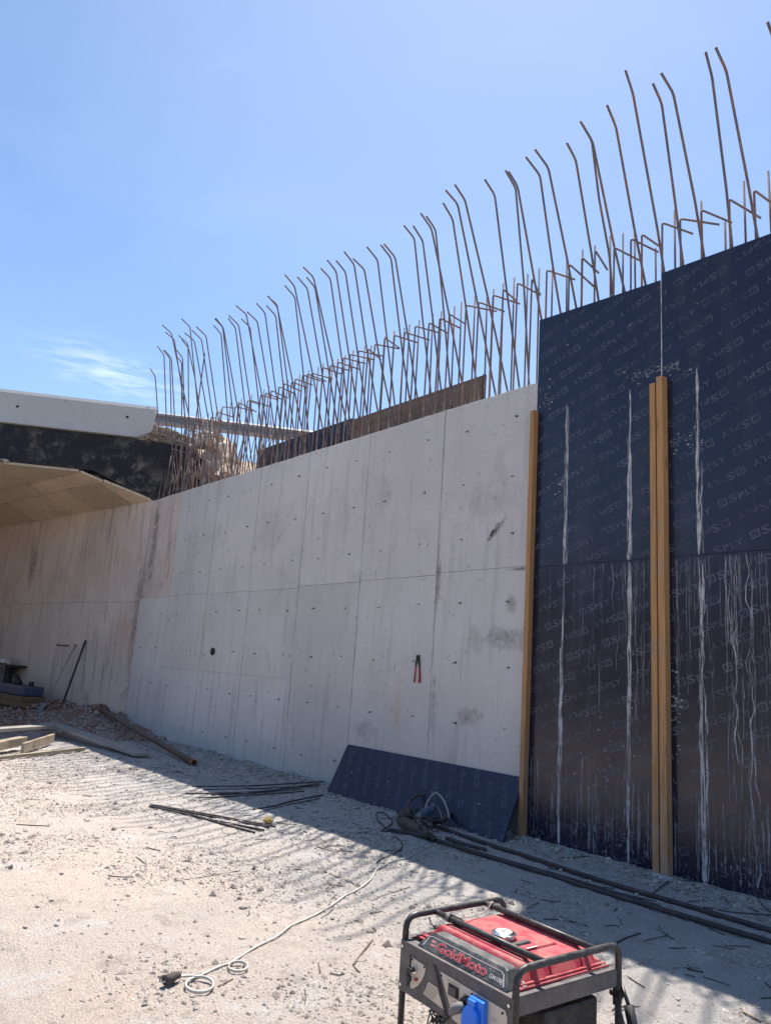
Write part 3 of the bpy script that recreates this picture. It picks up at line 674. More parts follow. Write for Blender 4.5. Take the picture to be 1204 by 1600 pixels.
x1_ = xw(880, 900); run3(x1_, PX(884, 630)[2], 0.03, 0.020, 11, wprof=foot); run3(x1_ + 0.025, PX(884, 640)[2], 2.74, 0.010, 12); run3(x1_ - .012, 1.9, 0.3, 0.02, 13)
x2_ = xw(982, 900); run3(x2_, PX(983, 607)[2], 0.03, 0.026, 21, wprof=foot); run3(x2_ + .02, 3.8, 2.3, 0.012, 22); run3(x2_ + 0.015, 2.6, 1.3, 0.014, 23)
x3_ = xw(1091, 850); run3(x3_, PX(1090, 573)[2], 0.03, 0.030, 31, wprof=foot); run3(x3_ + 0.03, 3.6, 2.75, 0.012, 32); run3(x3_ + .02, 2.73, 1.2, 0.016, 33, wob=.03); run3(x3_ + .035, 1.4, 0.05, 0.014, 34)
run3(xw(1147, 950), 2.73, 1.0, 0.012, 41, wob=0.05); run3(xw(1172, 1000), 2.73, 0.1, 0.012, 42, wob=.04)
# fine runs starting at the joint, one joined set per sheet
rr = random.Random(12)
for key, n, xa, xb in (('lower left', 9, xw(905, 900), xw(928, 900)), ('lower left', 15, xw(965, 900), xw(1015, 900)), ('lower right', 20, xw(1050, 900), xw(1115, 900)), ('lower right', 34, xw(1120, 900), xw(1203, 900)), ('lower left', 12, xw(850, 900), xw(1010, 900))):
    put_drips('thin_runs', [drip(rr.uniform(xa, xb), 2.73 - rr.uniform(0, .02), 2.73 - rr.choice((0.3, 0.5, 0.9, 1.5, 2.2)) * rr.uniform(.6, 1.15), rr.uniform(.0015, .0048), rr.random(), rr.uniform(.004, .03)) for _ in range(n)], M_drip2, SH[key])
put_drips('thin_runs', [drip(rr.uniform(-5.3, -3.85), rr.uniform(.5, .9), rr.uniform(0.03, .2), rr.uniform(.003, .009), rr.random()) for _ in range(46)], M_drip2, SH['lower left'])
put_drips('thin_runs', [drip(rr.uniform(-3.8, -2.4), rr.uniform(.4, .8), rr.uniform(0.03, .2), rr.uniform(.003, .008), rr.random()) for _ in range(40)], M_drip2, SH['lower right'])
# cement splashes near joints and ties
def splash(key, px, py, sx, sz, n, seed, m=M_drip2):
    r_ = random.Random(seed); c = PX(px, py); b = MB()
    for _ in range(n):
        x, z = c[0] + r_.gauss(0, sx), c[2] + r_.gauss(0, sz); s = r_.uniform(.003, .014); a0 = r_.uniform(0, 6)
        poly = [(x + s * r_.uniform(.4, 2.2) * math.cos(a), YF - 0.0022, z + s * r_.uniform(.3, 1) * math.sin(a)) for a in (0, 1.2, 2.5, 3.7, 5)]
        b.prism(poly, (0, .002, 0))
    b.obj('cement_splash', m, SH[key])
splash('upper left', 873, 757, .06, .06, 26, 1); splash('upper left', 1008, 582, .14, .03, 40, 2); splash('upper right', 1052, 575, .10, .03, 20, 3)
splash('upper left', 855, 620, .05, .09, 24, 4); splash('upper right', 1075, 690, .12, .08, 22, 5); splash('lower left', 935, 1170, .22, .22, 40, 6); splash('lower right', 1056, 1120, .03, .25, 30, 7, M_drip)
splash('upper left', 984, 510, .012, .012, 3, 8, M_drip); splash('upper right', 1089, 474, .008, .01, 2, 9, M_drip); splash('upper left', 886, 538, .008, .01, 2, 10, M_drip)
b = MB(); b.box((-3.8205, YF - .0012, 4.45), (-3.8095, YF + .018, 5.54)); tag(b.obj('joint_batten', M_drip, None), 'thin pale strip in the joint above the double timber', 'strip')

# timbers
def timber(lab, x0, x1, yd, z0, z1, tilt=0.0, y1=YF - 0.003):
    t = thing('timber_post', lab, 'timber', ((x0 + x1) / 2, y1 - yd / 2, 0), 'upright timbers against the formwork')
    b = MB(); b.hexa([A3(x0 , y1 - yd, z0), A3(x1, y1 - yd, z0), A3(x1, y1, z0), A3(x0, y1, z0), A3(x0 - tilt, y1 - yd, z1), A3(x1 - tilt, y1 - yd, z1), A3(x1 - tilt, y1, z1), A3(x0 - tilt, y1, z1)])
    b.obj('beam', M_timber, t, bevel=0.004)
    # pale mortar collar at the foot
    b = MB(); r_ = random.Random(int(x0 * 100))
    for k in range(9):
        x, y, s = r_.uniform(x0 - .04, x1 + .04), y1 - yd - r_.uniform(-.03, .05), r_.uniform(.015, .035)
        ico(b, (x, y, 0.02), s, r_)
    b.obj('mortar_foot', M_drip, t)
_t = (1 + 5 ** .5) / 2
ICO_V = np.array([(-1, _t, 0), (1, _t, 0), (-1, -_t, 0), (1, -_t, 0), (0, -1, _t), (0, 1, _t), (0, -1, -_t), (0, 1, -_t), (_t, 0, -1), (_t, 0, 1), (-_t, 0, -1), (-_t, 0, 1)]) / math.sqrt(1 + _t * _t)
ICO_F = np.array([(0, 11, 5), (0, 5, 1), (0, 1, 7), (0, 7, 10), (0, 10, 11), (1, 5, 9), (5, 11, 4), (11, 10, 2), (10, 7, 6), (7, 1, 8), (3, 9, 4), (3, 4, 2), (3, 2, 6), (3, 6, 8), (3, 8, 9), (4, 9, 5), (2, 4, 11), (6, 2, 10), (8, 6, 7), (9, 8, 1)])
def ico(b, c, s, r_, flat=0.7):
    sc = A3(r_.uniform(.7, 1.3), r_.uniform(.7, 1.3), flat * r_.uniform(.7, 1.1)) * s
    b.add([A3(*c) + v * sc * r_.uniform(.75, 1.15) for v in ICO_V], [tuple(f) for f in ICO_F])
timber('single yellow timber post at the left edge of the formwork', -5.375, -5.318, 0.075, 0, 4.49)
timber('shorter and thinner timber of the pair, its left half', -3.878, -3.818, 0.083, 0, 4.43, 0.018)
timber('taller and thicker timber of the pair, its right half', -3.801, -3.735, 0.088, 0, 4.48, 0.02)

# ------------------------------------------------------------------ CULVERT (underpass) on the left
HD = A3(0.491, 0.871, 0); HN = A3(0.871, -0.491, 0)    # headwall direction, normal to camera
def H(s, z, off=0.0): return PSEAM + HD * s + HN * off + A3(0, 0, z)
cul = thing('underpass', 'concrete underpass with black coated headwall and beige soffit at the left', 'underpass', PSEAM)
# headwall face polygon with the haunched opening cut below it
prof = [(-1.34, 5.36), (-0.92, 5.19), (0.0, 4.85)]
def rag(s0, z0, s1, z1, n, amp):
    return [(s0 + (s1 - s0) * i / n, z0 + (z1 - z0) * i / n + (amp * .35 * float(vn(np.array(i * 1.7), np.array(s0 * 5))) if 0 < i < n else 0)) for i in range(n)]
low = rag(-9.0, 5.405, -1.34, 5.395, 40, .03) + rag(-1.34, 5.395, -0.92, 5.225, 6, .03) + rag(-0.92, 5.225, 0.02, 4.875, 10, .03) + [(0.02, 4.86), (0.02, 4.0), (1.3, 4.0)]
top = [(1.3, 5.7), (0.6, 6.15), (0.0, 6.2)] + rag(-0.05, 6.2, -9.0, 6.2, 50, .025)
b = MB(); n = len(low) + len(top)
b.prism([H(s, z) for s, z in low + top], -HN * 0.45); b.obj('headwall', M_bit, cul)
# soffit tiles: columns in v (across), rows in u (along the underpass)
VD = A3(-0.15, 0.989, 0)   # perpendicular, away... use negative for towards camera
def sof_z(v):               # v = distance from the inner wall, measured across
    w = v / 0.93            # headwall is skewed; keep haunch section similar
    if v < 0.85: return 4.86 + (5.19 - 4.86) * v / 0.85
    if v < 1.25: return 5.19 + (5.36 - 5.19) * (v - .85) / .4
    return 5.365
def skew_u(v): # along-axis start of the opening for a given v (point on the headwall)
    # solve PSEAM + HD*s = PSEAM + INT_D*u - VDn*v
    A_ = np.array([[HD[0], -INT_D[0]], [HD[1], -INT_D[1]]]); n_ = nrm(A3(0.15, -0.989, 0))
    s, u = np.linalg.solve(A_, (n_ * v)[:2]); return u
NV = nrm(A3(0.15, -0.989, 0))
def S(u, v, z): return PSEAM + INT_D * u + NV * v + A3(0, 0, z)
vcuts = [0, .85, 1.25, 2.5, 3.75, 5.0, 6.25, 7.6]
r_ = random.Random(3)
for i in range(len(vcuts) - 1):
    va, vb = vcuts[i] + .018, vcuts[i + 1] - .018; ua, ub = skew_u(va), skew_u(vb)
    first = max(ua, ub); off = (i * 0.7) % 1.5; nxt = first + 0.25 + off; u0a, u0b = ua + .0, ub + .0
    while u0a < 14:
        g = 0.022; pr = r_.uniform(0, .03)
        P = [S(u0a + g, va, sof_z(va) - pr), S(u0b + g, vb, sof_z(vb) - pr), S(nxt - g, vb, sof_z(vb) - pr), S(nxt - g, va, sof_z(va) - pr)]
        b = MB(); b.prism(P, (0, 0, 0.05)); b.obj('soffit_panel', M_soffit, cul)
        u0a = u0b = nxt; nxt += 1.25 if i > 1 else 1.6
    # roof slab above each strip
b = MB(); P = [S(skew_u(0) + .45, 0, 5.42), S(skew_u(7.6) + .45, 7.6, 5.42), S(14, 7.6, 5.42), S(14, 0, 5.42)]
b.prism(P, (0, 0, .75)); b.obj('roof_slab', M_bit, cul)
b = MB(); b.prism([S(skew_u(0) + .5, .0, 4.92), S(skew_u(1.0) + .5, 1.0, 5.27), S(14, 1.0, 5.27), S(14, 0, 4.92)], (0, 0, .2)); b.obj('haunch_fill', M_old, cul)
# inner side wall in cast strips
u = 0.0; k = 0
while u < 14:
    w = (1.5, 1.5, 1.62, 1.4)[k % 4]
    for z0, z1 in ((-.2, 2.64), (2.645, 4.87)):
        p = r_.uniform(0, .004); b = MB()
        P = [S(u + .003, p, z0), S(u + w - .003, p, z0), S(u + w - .003, -.05, z0), S(u + .003, -.05, z0)]
        b.hexa(P + [q + A3(0, 0, z1 - z0) for q in P]); b.obj('side_wall_panel', M_old, cul)
    u += w; k += 1
b = MB(); P = [S(0.02, -.05, -.2), S(14, -.05, -.2), S(14, -.5, -.2), S(0.02, -.5, -.2)]; b.hexa(P + [q + A3(0, 0, 5.8) for q in P]); b.obj('side_wall', M_old, cul)
uo = skew_u(7.6); P = [S(uo + .05, 7.6, -.2), S(14, 7.6, -.2), S(14, 8.1, -.2), S(uo + .05, 8.1, -.2)]
b = MB(); b.hexa(P + [q + A3(0, 0, 6.0) for q in P]); b.obj('side_wall', M_old, cul)
b = MB(); b.prism([H(-10.5, z, 0) for z in (-.2, 6.2)] + [H(-8.45, 6.2), H(-8.45, -.2)], -HN * .45); b.obj('headwall', M_bit, cul)
# precast parapet beam
par = thing('parapet_beam', 'pale grey precast parapet beam lying on top of the black headwall', 'parapet', H(-4, 6.2))
PR = [(0.06, 6.245), (0.035, 6.42), (0.015, 6.93), (-0.03, 6.94), (-0.09, 7.03), (-0.12, 7.03), (-0.22, 6.95), (-0.28, 6.245)]
b = MB(); endA = [H(-12, z, o) for o, z in PR]; endB = []
for o, z in PR: endB.append(H(-0.52 + 0.32 * min(1, max(0, (z - 6.245) / .18)) + 0.02 * (z - 6.4), z, o))
n = len(PR); b.add(endA + endB, [tuple(range(n))[::-1], tuple(range(n, 2 * n))] + [(i, (i + 1) % n, n + (i + 1) % n, n + i) for i in range(n)])
b.obj('beam', M_precast, par)
for px, py in ((27.6, 635), (199, 651.5), (103, 627)):
    c = at_plane(px, py, H(0, 0, .03), HN); b = MB(); R_ = 0.035 if px != 103 else .015
    zf = c[2]; off = 0.035 + (0.015 - 0.035) * (zf - 6.42) / .51
    c = at_plane(px, py, H(0, 0, off + .003), HN)
    b.prism([c + HD * R_ * math.cos(a) + A3(0, 0, R_ * .8 * math.sin(a)) for a in np.linspace(0, 6.283, 12, endpoint=False)], -HN * .01); b.obj('lifting_hole', M_hole, par)
# guardrail beyond
gl = thing('guardrail', 'galvanised steel guardrail on the road beyond the starter bars', 'guardrail', H(0.3, 6.1, -1.2))
GP = A3(*H(0, 0, -1.2))
ga, gb2 = at_plane(244, 654, GP, HN), at_plane(600, 697, GP, HN); zc = (ga[2] + gb2[2]) / 2
gd = nrm(A3(*(gb2 - ga)))
wprof = [(0, .165), (.012, .155), (.085, .11), (.085, .065), (.0, .025), (.0, -.025), (.085, -.065), (.085, -.11), (.012, -.155), (0, -.165)]
La = np.linalg.norm(gb2 - ga); b = MB(); V = []
for s in (-1.0, La + 9):
    for o, z in wprof: V.append(ga + gd * s + HN * o + A3(0, 0, z * 1.0))
n = len(wprof); b.add(V, [(i, i + 1, n + i + 1, n + i) for i in range(n - 1)])
ob = b.obj('rail', M_galv, gl); md = ob.modifiers.new('solid', 'SOLIDIFY'); md.thickness = .004
for s in (0.9, 3.4, 5.9, 8.4, 10.9):
    q = ga + gd * s; b = MB(); b.box((-.03, -.05, -.75), (.03, .05, .12), lambda x, y, z: q + gd * x - HN * (y + .08) + A3(0, 0, z)); b.obj('post', M_galv, gl)
for s in (0.35, 0.45, 2.1, 2.3):
    q = ga + gd * s + HN * .014; b = MB(); b.tube([q, q + HN * .012], .018, 8); b.obj('bolt', M_galv, gl)
# backfill behind wall and headwall
bx = np.linspace(-17.2, -10.5, 60); ty = np.linspace(0, 1, 26); V = []
for x in bx:
    for t in ty:
        y = YW + 0.49 + t * 4.5
        base = 5.95 - 0.75 * max(0, min(1, (x + 15.6) / 1.6)) - 0.35 * max(0, (x + 14) / 3)
        h = base + 0.25 * max(0, 1 - abs(x + 15.3) / 1.0) * (1 - t) + .25 * float(vn(np.array(x * 2.2), np.array(y * 2.2))) + .12 * float(vn(np.array(x * 7), np.array(y * 7)))
        h += 0.35 * t * max(0, min(1, (-14.2 - x) / 1.5))
        V.append((x, y, h))
n2 = len(ty); Fa = np.array([(i * n2 + j, (i + 1) * n2 + j, (i + 1) * n2 + j + 1, i * n2 + j + 1) for i in range(len(bx) - 1) for j in range(n2 - 1)])
o = link_me('backfill', np_mesh('backfill', np.array(V), Fa, M_fill, False)); tag(o, kind='structure')
r_ = random.Random(8)
def lump(name, lab, cat, c, s, m, seed, flat=.8, group=None, sub=1, parent=None):
    r2 = random.Random(seed); b = MB(); ico(b, (0, 0, 0), s, r2, flat)
    V = list(b.V); Fc = list(b.F)
    for _ in range(sub):   # subdivide with jitter
        mid = {}; NF = []
        def mp_(a, c_):
            k = (min(a, c_), max(a, c_))
            if k not in mid: mid[k] = len(V); V.append((V[a] + V[c_]) / 2 * r2.uniform(.94, 1.14))
            return mid[k]
        for f in Fc:
            a, c_, d = f; ab, bc, ca = mp_(a, c_), mp_(c_, d), mp_(d, a); NF += [(a, ab, ca), (c_, bc, ab), (d, ca, bc), (ab, bc, ca)]
        Fc = NF
    o = link(name, V, Fc, m, None, False, fix=False); 
    if parent: o.parent = parent; o.location = Vector(tuple(A3(*c) - A3(*wloc(parent))))
    else: o.location = tuple(A3(*c)); tag(o, lab, cat, group)
    return o
b = MB(); b.prism([at_y(x, y, YW + .95) for x, y in ((298, 770), (300, 700), (306, 684), (318, 672), (330, 678), (341, 690), (347, 712), (352, 760))], (0, .4, 0)); r2 = random.Random(4)
for _ in range(260):
    c = at_y(r2.uniform(300, 348), r2.uniform(680, 760), YW + .93); ico(b, c, r2.uniform(.02, .09), r2, .9)
tag(b.obj('rubble_mound', M_fill, None, fix=False), 'broken stone mound behind the dense bars, left end of the wall', 'rubble', kind='stuff')
for k, (px, py, s) in enumerate(((318, 742, .22), (334, 738, .2), (325, 715, .16), (342, 722, .14), (312, 688, .18), (330, 690, .17), (345, 700, .15), (338, 680, .12), (300, 700, .14))):
    c = at_y(px, py, YW + .75)
    lump('rubble_block', ('largest brown block of rubble, just above the wall top by the black headwall', 'second brown block, right of the largest one above the wall top', 'pale block resting on the brown blocks behind the bars', 'pale block at the right end of the rubble behind the bars', 'pale block left of the white group behind the bars', 'pale block in the middle of the group below the guardrail', 'rightmost pale block below the guardrail', 'highest pale block right under the guardrail', 'pale block next to the black headwall behind the bars')[k], 'rubble', c, s, M_soil if k < 2 else M_rock, 40 + k, .95, 'rubble blocks behind the wall top')
b = MB(); r2 = random.Random(61)
b.prism([at_plane(x, y, H(0, 0, -.8), HN) for x, y in ((203, 700), (207, 688), (222, 674), (240, 666), (262, 669), (280, 678), (296, 690), (300, 712))], -HN * .4)
for _ in range(1500):
    t_ = r2.random(); px = 205 + 95 * t_; top_ = 660 + 24 * abs(t_ - .35) ** 1.2 * 1.6; py = r2.uniform(top_ + 2, 706)
    c = at_plane(px, py, H(0, 0, -.72 - r2.uniform(0, .08)), HN); ico(b, c, r2.uniform(.015, .05), r2, .8)
tag(b.obj('gravel_heap', M_fill, None, fix=False), 'beige gravel heap spilling past the end of the parapet beam', 'gravel', kind='stuff')
for k, (px, py, s) in enumerate(((9, 720, .08), (4, 718, .05))):
    c = at_plane(px, py, H(0, 0, .02), HN); lump('mortar_lump', ('larger pale mortar lump at the lower edge of the black headwall', 'smaller mortar lump at the left frame edge beside the larger one')[k], 'mortar', c, s, M_rock, 70 + k, .7)

# ------------------------------------------------------------------ LEANING SHEET
BR = at_z(785, 1317, 0.0); TL, TR = at_y(543, 1163, YW - 0.02), at_y(817, 1215, YW - 0.02)
BL = at_plane(508, 1243, TL, nrm(np.cross(TR - TL, BR - TL)))
Ls, Ws = np.linalg.norm(BR - BL), 0.5 * (np.linalg.norm(TL - BL) + np.linalg.norm(TR - BR))
def SHT(u, v, w=0.0):
    a, c = u / Ls, v / Ws; p = BL * (1 - a) * (1 - c) + BR * a * (1 - c) + TR * a * c + TL * (1 - a) * c
    n = nrm(np.cross(BR - BL, TL - BL)); n = n if n[1] < 0 else -n
    return p + n * w
sl = thing('leaning_sheet', 'clean navy printed plywood sheet leaning on edge against the foot of the concrete wall', 'plywood sheet', BL)
poly = [(0, 0), (Ls, 0)] + [(Ls - .06 + .06 * math.cos(a), Ws - .06 + .06 * math.sin(a)) for a in np.linspace(0, math.pi / 2, 6)] + [(0.02, Ws), (0, Ws - .02)]
nn = SHT(1, .3, 0) - SHT(1, .3, 1); b = MB(); b.prism([SHT(u, v) for u, v in poly], nn * 0.018); slf = b.obj('film_face', M_film_new, sl)
V, Fc = print_sheet('p', (0.13, 0.10), 0.0, Ls, 0.0, Ws, lambda u, v: SHT(u, v, 0.0015), 109.0)
tag(link('printed_logos', V, Fc, M_print, slf, fix=False), kind='stuff')
for px, py in ((606, 1221), (674, 1238), (748, 1256), (549, 1207)):
    nS = nrm(np.cross(BR - BL, TL - BL)); c = at_plane(px, py, BL, nS) + (SHT(0, 0, .003) - BL); b = MB(); b.tube([c, c - nn * -.003], .012, 7); b.obj('screw_hole', M_drip2, slf)

# ------------------------------------------------------------------ WALL TOOL, HOLES
pin = thing('pincers', 'red handled steel fixer pincers hanging on the bare concrete wall', 'pincers', at_y(651, 1045, YW))
def W3(px, py, d=.012): return at_y(px, py, YW - d)
b = MB(); b.tube([W3(652.5, 1024), W3(651, 1030), W3(648.8, 1041)], [.014, .012, .008], 6); b.tube([W3(652.8, 1024), W3(654, 1030), W3(655, 1041)], [.014, .014, .010], 6); b.tube([W3(650.6, 1025.5), W3(654.6, 1025.5)], .014, 6); b.obj('jaws', M_iron, pin)
b = MB(); b.tube([W3(649.2, 1040), W3(648, 1052), W3(646.5, 1066)], [.007, .008, .010], 6); b.obj('handle', M_redgrip, pin, True)
b = MB(); b.tube([W3(654.5, 1040), W3(655.2, 1052), W3(654.8, 1067)], [.009, .012, .014], 6); b.obj('handle', M_redgrip, pin, True)
b = MB(); b.tube([W3(652.6, 1024.5, -.002), W3(652.6, 1024.0, .035)], .004, 5); b.obj('nail', M_iron, pin)
# ------------------------------------------------------------------ GENERATOR
GA = at_z(635, 1431, .54); yaw = math.radians(-4.3); GE = A3(math.cos(yaw), math.sin(yaw), 0); GB = A3(math.cos(math.radians(88.4)), math.sin(math.radians(88.4)), 0)
GO = A3(GA[0], GA[1], 0.0)
def G(x, y, z): return GO + GE * x + GB * y + A3(0, 0, z)
gen = thing('generator', 'red and black portable petrol generator in a black tube frame, in the foreground', 'generator', GO)
GL, GW, GH = 0.652, 0.598, 0.54
for x in (0, GL):
    b = MB(); b.tube([G(*p) for p in bent([(x, 0, .02), (x, 0, GH), (x, GW, GH), (x, GW, .02)], .055)], .0135, 12, up=A3(1, 0, 0)); b.obj('end_frame', M_black, gen, True)
for y in (.165, .468):
    b = MB(); b.tube([G(.005, y, GH - .004), G(GL - .005, y, GH - .004)], .0125, 12); b.obj('top_bar', M_black, gen, True)
for y in (0, GW):
    b = MB(); b.tube([G(-.02, y, .03), G(GL + .02, y, .03)], .0135, 10); b.obj('base_rail', M_black, gen, True)
for x in (-.006, GL - .004):
    b = MB(); b.box((x, .012, .388), (x + .008, GW - .012, .452), G); b.box((x - .02, .012, .448), (x + .008, GW - .012, .4535), G); b.obj('side_rail', M_panel, gen, bevel=.001)
b = MB(); b.box((-.004, -.020, .262), (GL + .004, -.012, .452), G); b.box((-.004, -.0205, .4475), (GL + .004, .030, .4525), G); fp = b.obj('front_panel', M_panel, gen, bevel=.0015)
def screw(x, z, r=.006, m=M_chrome, y=-.0215, name='screw'):
    b = MB(); b.tube([G(x, y + .004, z), G(x, y - .003, z)], r, 8); b.obj(name, m, fp)
for x, z in ((.012, .43), (.012, .285), (GL - .012, .425), (GL - .012, .29)): screw(x, z)
def plate(name, poly, m, y=-.0205, th=.0025, parent=None):
    b = MB(); b.prism([G(x, y - th, z) for x, z in poly], G(0, th, 0) - G(0, 0, 0)); return b.obj(name, m, parent or fp)
kp = plate('key_plate', [(.078, .408), (.172, .402), (.165, .372), (.150, .345), (.128, .318), (.092, .294), (.078, .296)], M_beige)
plate('slot', [(.062, .412), (.074, .412), (.074, .292), (.062, .300)], M_rubber, th=.001)
b = MB(); b.tube([G(.112, -.022, .372), G(.112, -.036, .372)], .013, 10); b.obj('key_switch', M_chrome, fp)
b = MB(); b.box((.085, -.05, .366), (.115, -.036, .378), G); b.tube([G(.085, -.045, .372), G(.078, -.045, .35), G(.082, -.04, .325), G(.078, -.04, .305)], .004, 5); b.box((.078, -.045, .325), (.098, -.035, .345), G); b.obj('key', M_rubber, fp)
b = MB(); b.tube([G(.118, -.022, .338), G(.118, -.031, .338)], .007, 8); b.obj('button', M_redgrip, fp)
lb = plate('rating_label', [(.19, .352), (.245, .350), (.292, .288), (.162, .300), (.175, .318)], M_beige, th=.001)
for k in range(9):
    z = .344 - k * .0052; x0 = .193 - k * .0028; x1 = .244 + k * .0035
    for (a, c) in ((x0, x0 + .018), (x0 + .021, x0 + .038), (x0 + .041, min(x1 - .004, x0 + .06))): plate('label_line', [(a, z), (c, z), (c, z - .0016), (a, z - .0016)], M_inkl, y=-.0219, th=.0004)
rb = plate('rib', [(.215, .425), (.235, .425), (.325, .268), (.30, .268)], M_engine, th=.001)
ff = plate('fascia', [(.262, .412), (.272, .4135), (.622, .404), (.634, .385), (.634, .27), (.395, .27), (.345, .275), (.338, .30)], M_beige)
for x, z in ((.270, .402), (.450, .398), (.612, .392), (.084, .402), (.165, .398), (.60, .30)): screw(x, z, .0042, M_rubber, -.024)
b = MB(); b.box((.316, -.027, .352), (.376, -.023, .392), G); b.obj('switch_frame', M_engine, fp, bevel=.001)
b = MB(); b.box((.326, -.031, .359), (.366, -.027, .385), G); b.obj('switch_rocker', M_panel, fp, bevel=.001)
for (xa, za, w) in ((.30, .404, .09), (.305, .399, .07), (.40, .385, .05), (.40, .380, .035), (.30, .345, .03), (.555, .36, .035), (.555, .352, .03), (.345, .340, .02)):
    plate('panel_print', [(xa, za), (xa + w, za), (xa + w, za - .002), (xa, za - .002)], M_inkl, y=-.0231, th=.0004)
# sockets
b = MB(); b.tube([G(.425, -.023, .352), G(.425, -.040, .352)], [.032, .029], 14); b.obj('round_socket', M_rubber, fp)
pg = MB(); pg.tube([G(.425, -.040, .350), G(.415, -.056, .346), G(.402, -.066, .338), G(.392, -.072, .326), G(.386, -.074, .316)], [.019, .020, .019, .014, .008], 8); pgo = pg.obj('plug', M_grey_plug, fp, True)
b = MB(); b.tube([G(*p) for p in smooth_line([(.387, -.074, .320), (.372, -.082, .295), (.35, -.10, .25), (.335, -.10, .18), (.36, -.08, .08), (.40, -.05, .02)], .02)], .0055, 8); b.obj('power_lead', M_rubber, gen, True)
bs = MB(); bs.box((.462, -.052, .285), (.538, -.023, .402), G); bs.obj('socket_body', M_blue, fp, bevel=.004)
b = MB(); cx_, cz_ = .487, .335
b.prism([G(cx_ + .040 * math.cos(a), -.074 + .010 * math.sin(a), cz_ + .046 * math.sin(a)) for a in np.linspace(0, 2 * math.pi, 22, endpoint=False)], G(0, .020, 0) - G(0, 0, 0)); b.obj('socket_lid', M_blue, fp, bevel=.003)
b = MB(); b.box((.468, -.066, .378), (.506, -.05, .398), G); b.obj('lid_hinge', M_blue, fp, bevel=.003)
b = MB(); b.tube([G(.59, -.023, .296), G(.59, -.045, .296)], .006, 8); b.box((.575, -.04, .288), (.605, -.036, .304), G); b.obj('earth_terminal', M_engine, fp)
# dark nose cover with the lettering
cvp = [(.088, -.006, .4535), (.612, -.006, .4535), (.603, .004, .470), (.578, .030, .508), (.560, .035, .514), (.155, .035, .514), (.135, .030, .506), (.100, .004, .470)]
b = MB(); n = len(cvp); back = [(x * .97 + .01, .085, z) for x, y, z in cvp]
b.add([G(*p) for p in cvp] + [G(*p) for p in back], [tuple(range(n)), tuple(range(n, 2 * n))[::-1]] + [(i, (i + 1) % n, n + (i + 1) % n, n + i) for i in range(n)])
cov = b.obj('nose_cover', M_dplast, gen, bevel=.003)
ev = nrm(A3(0, .036, .0545)); CN = G(0, 0, 0) * 0 + (GB * -0.0545 + A3(0, 0, .036)); CN = nrm(CN)
def CV(x, h, lift=.0008):    # point on the sloping front of the nose cover
    return G(x, -.006 + .036 * h / .0653, .4535 + .0545 * h / .0653) + CN * (.0006 + lift)
def cover_text(txt, x0, x1, h0, h1, m, off, lift, name):
    v, f = text_geo(txt, 1.0, off, 3); mn, mxx = v.min(0), v.max(0); v = (v - mn) / (mxx - mn)
    return link(name, [CV(x0 + (x1 - x0) * a, h0 + (h1 - h0) * c, lift) for a, c in v], f, m, cov, fix=False)
fr = [(.118, .012), (.135, .052), (.150, .057), (.555, .057), (.572, .050), (.592, .012), (.585, .0105), (.568, .047), (.553, .0545), (.152, .0545), (.138, .050), (.124, .012)]
b = MB(); b.add([CV(x, h, .0006) for x, h in fr], [(0, 1, 10, 11), (1, 2, 9, 10), (2, 3, 8, 9), (3, 4, 7, 8), (4, 5, 6, 7)]); b.obj('cover_line', M_textgrey, cov, fix=False)
cover_text('GoldMoto', .200, .492, .013, .050, M_textred, .050, .0010, 'lettering'); cover_text('GoldMoto', .2035, .489, .0152, .0478, M_textred2, .006, .0022, 'lettering')
cover_text('GM10BJ', .508, .576, .013, .033, M_textgrey, .02, .0010, 'lettering')
cover_text('o', .497, .502, .044, .049, M_textgrey, .03, .0010, 'lettering')
cover_text('dizel', .158, .182, .036, .047, M_textred, .04, .0010, 'lettering'); cover_text('tasarruf', .160, .192, .022, .033, M_textred, .04, .0010, 'lettering')
# tank
b = MB(); b.box((.015, .045, .4545), (.632, .565, .464), G); b.obj('tank_flange', M_red, gen, bevel=.003)
b = MB(); b.box((.035, .060, .464), (.615, .072, .472), G); b.box((.035, .54, .464), (.615, .552, .472), G); b.box((.612, .06, .464), (.624, .552, .473), G); b.obj('flange_bead', M_red, gen, bevel=.002)
b = MB(); b.hexa([G(.045, .085, .463), G(.612, .085, .463), G(.612, .53, .463), G(.045, .53, .463), G(.085, .120, .514), G(.582, .120, .514), G(.582, .500, .514), G(.085, .500, .514)]); tk = b.obj('tank', M_red, gen, bevel=.010)
b = MB(); b.hexa([G(.13, .215, .505), G(.49, .215, .505), G(.49, .42, .505), G(.13, .42, .505), G(.14, .225, .523), G(.48, .225, .523), G(.48, .41, .523), G(.14, .41, .523)]); b.obj('tank_top', M_red, tk, bevel=.005)
for y in (.135, .445):
    b = MB(); b.hexa([G(.10, y, .506), G(.56, y, .506), G(.56, y + .045, .506), G(.10, y + .045, .506), G(.12, y + .008, .520), G(.545, y + .008, .520), G(.545, y + .037, .520), G(.12, y + .037, .520)]); b.obj('tank_ridge', M_red, tk, bevel=.003)
for ya, yb2 in ((.13, .20), (.235, .385), (.42, .49)):
    b = MB(); b.hexa([G(.60, ya, .468), G(.622, ya, .468), G(.622, yb2, .468), G(.60, yb2, .468), G(.575, ya + .008, .508), G(.596, ya + .008, .504), G(.596, yb2 - .008, .504), G(.575, yb2 - .008, .508)]); b.obj('tank_end_pad', M_red, tk, bevel=.004)
for x, y in ((.615, .075), (.612, .535), (.035, .075), (.035, .54)):
    b = MB(); b.tube([G(x, y, .463), G(x, y, .470)], .015, 12); b.tube([G(x, y, .470), G(x, y, .478)], .008, 6); b.obj('flange_bolt', M_chrome, gen)
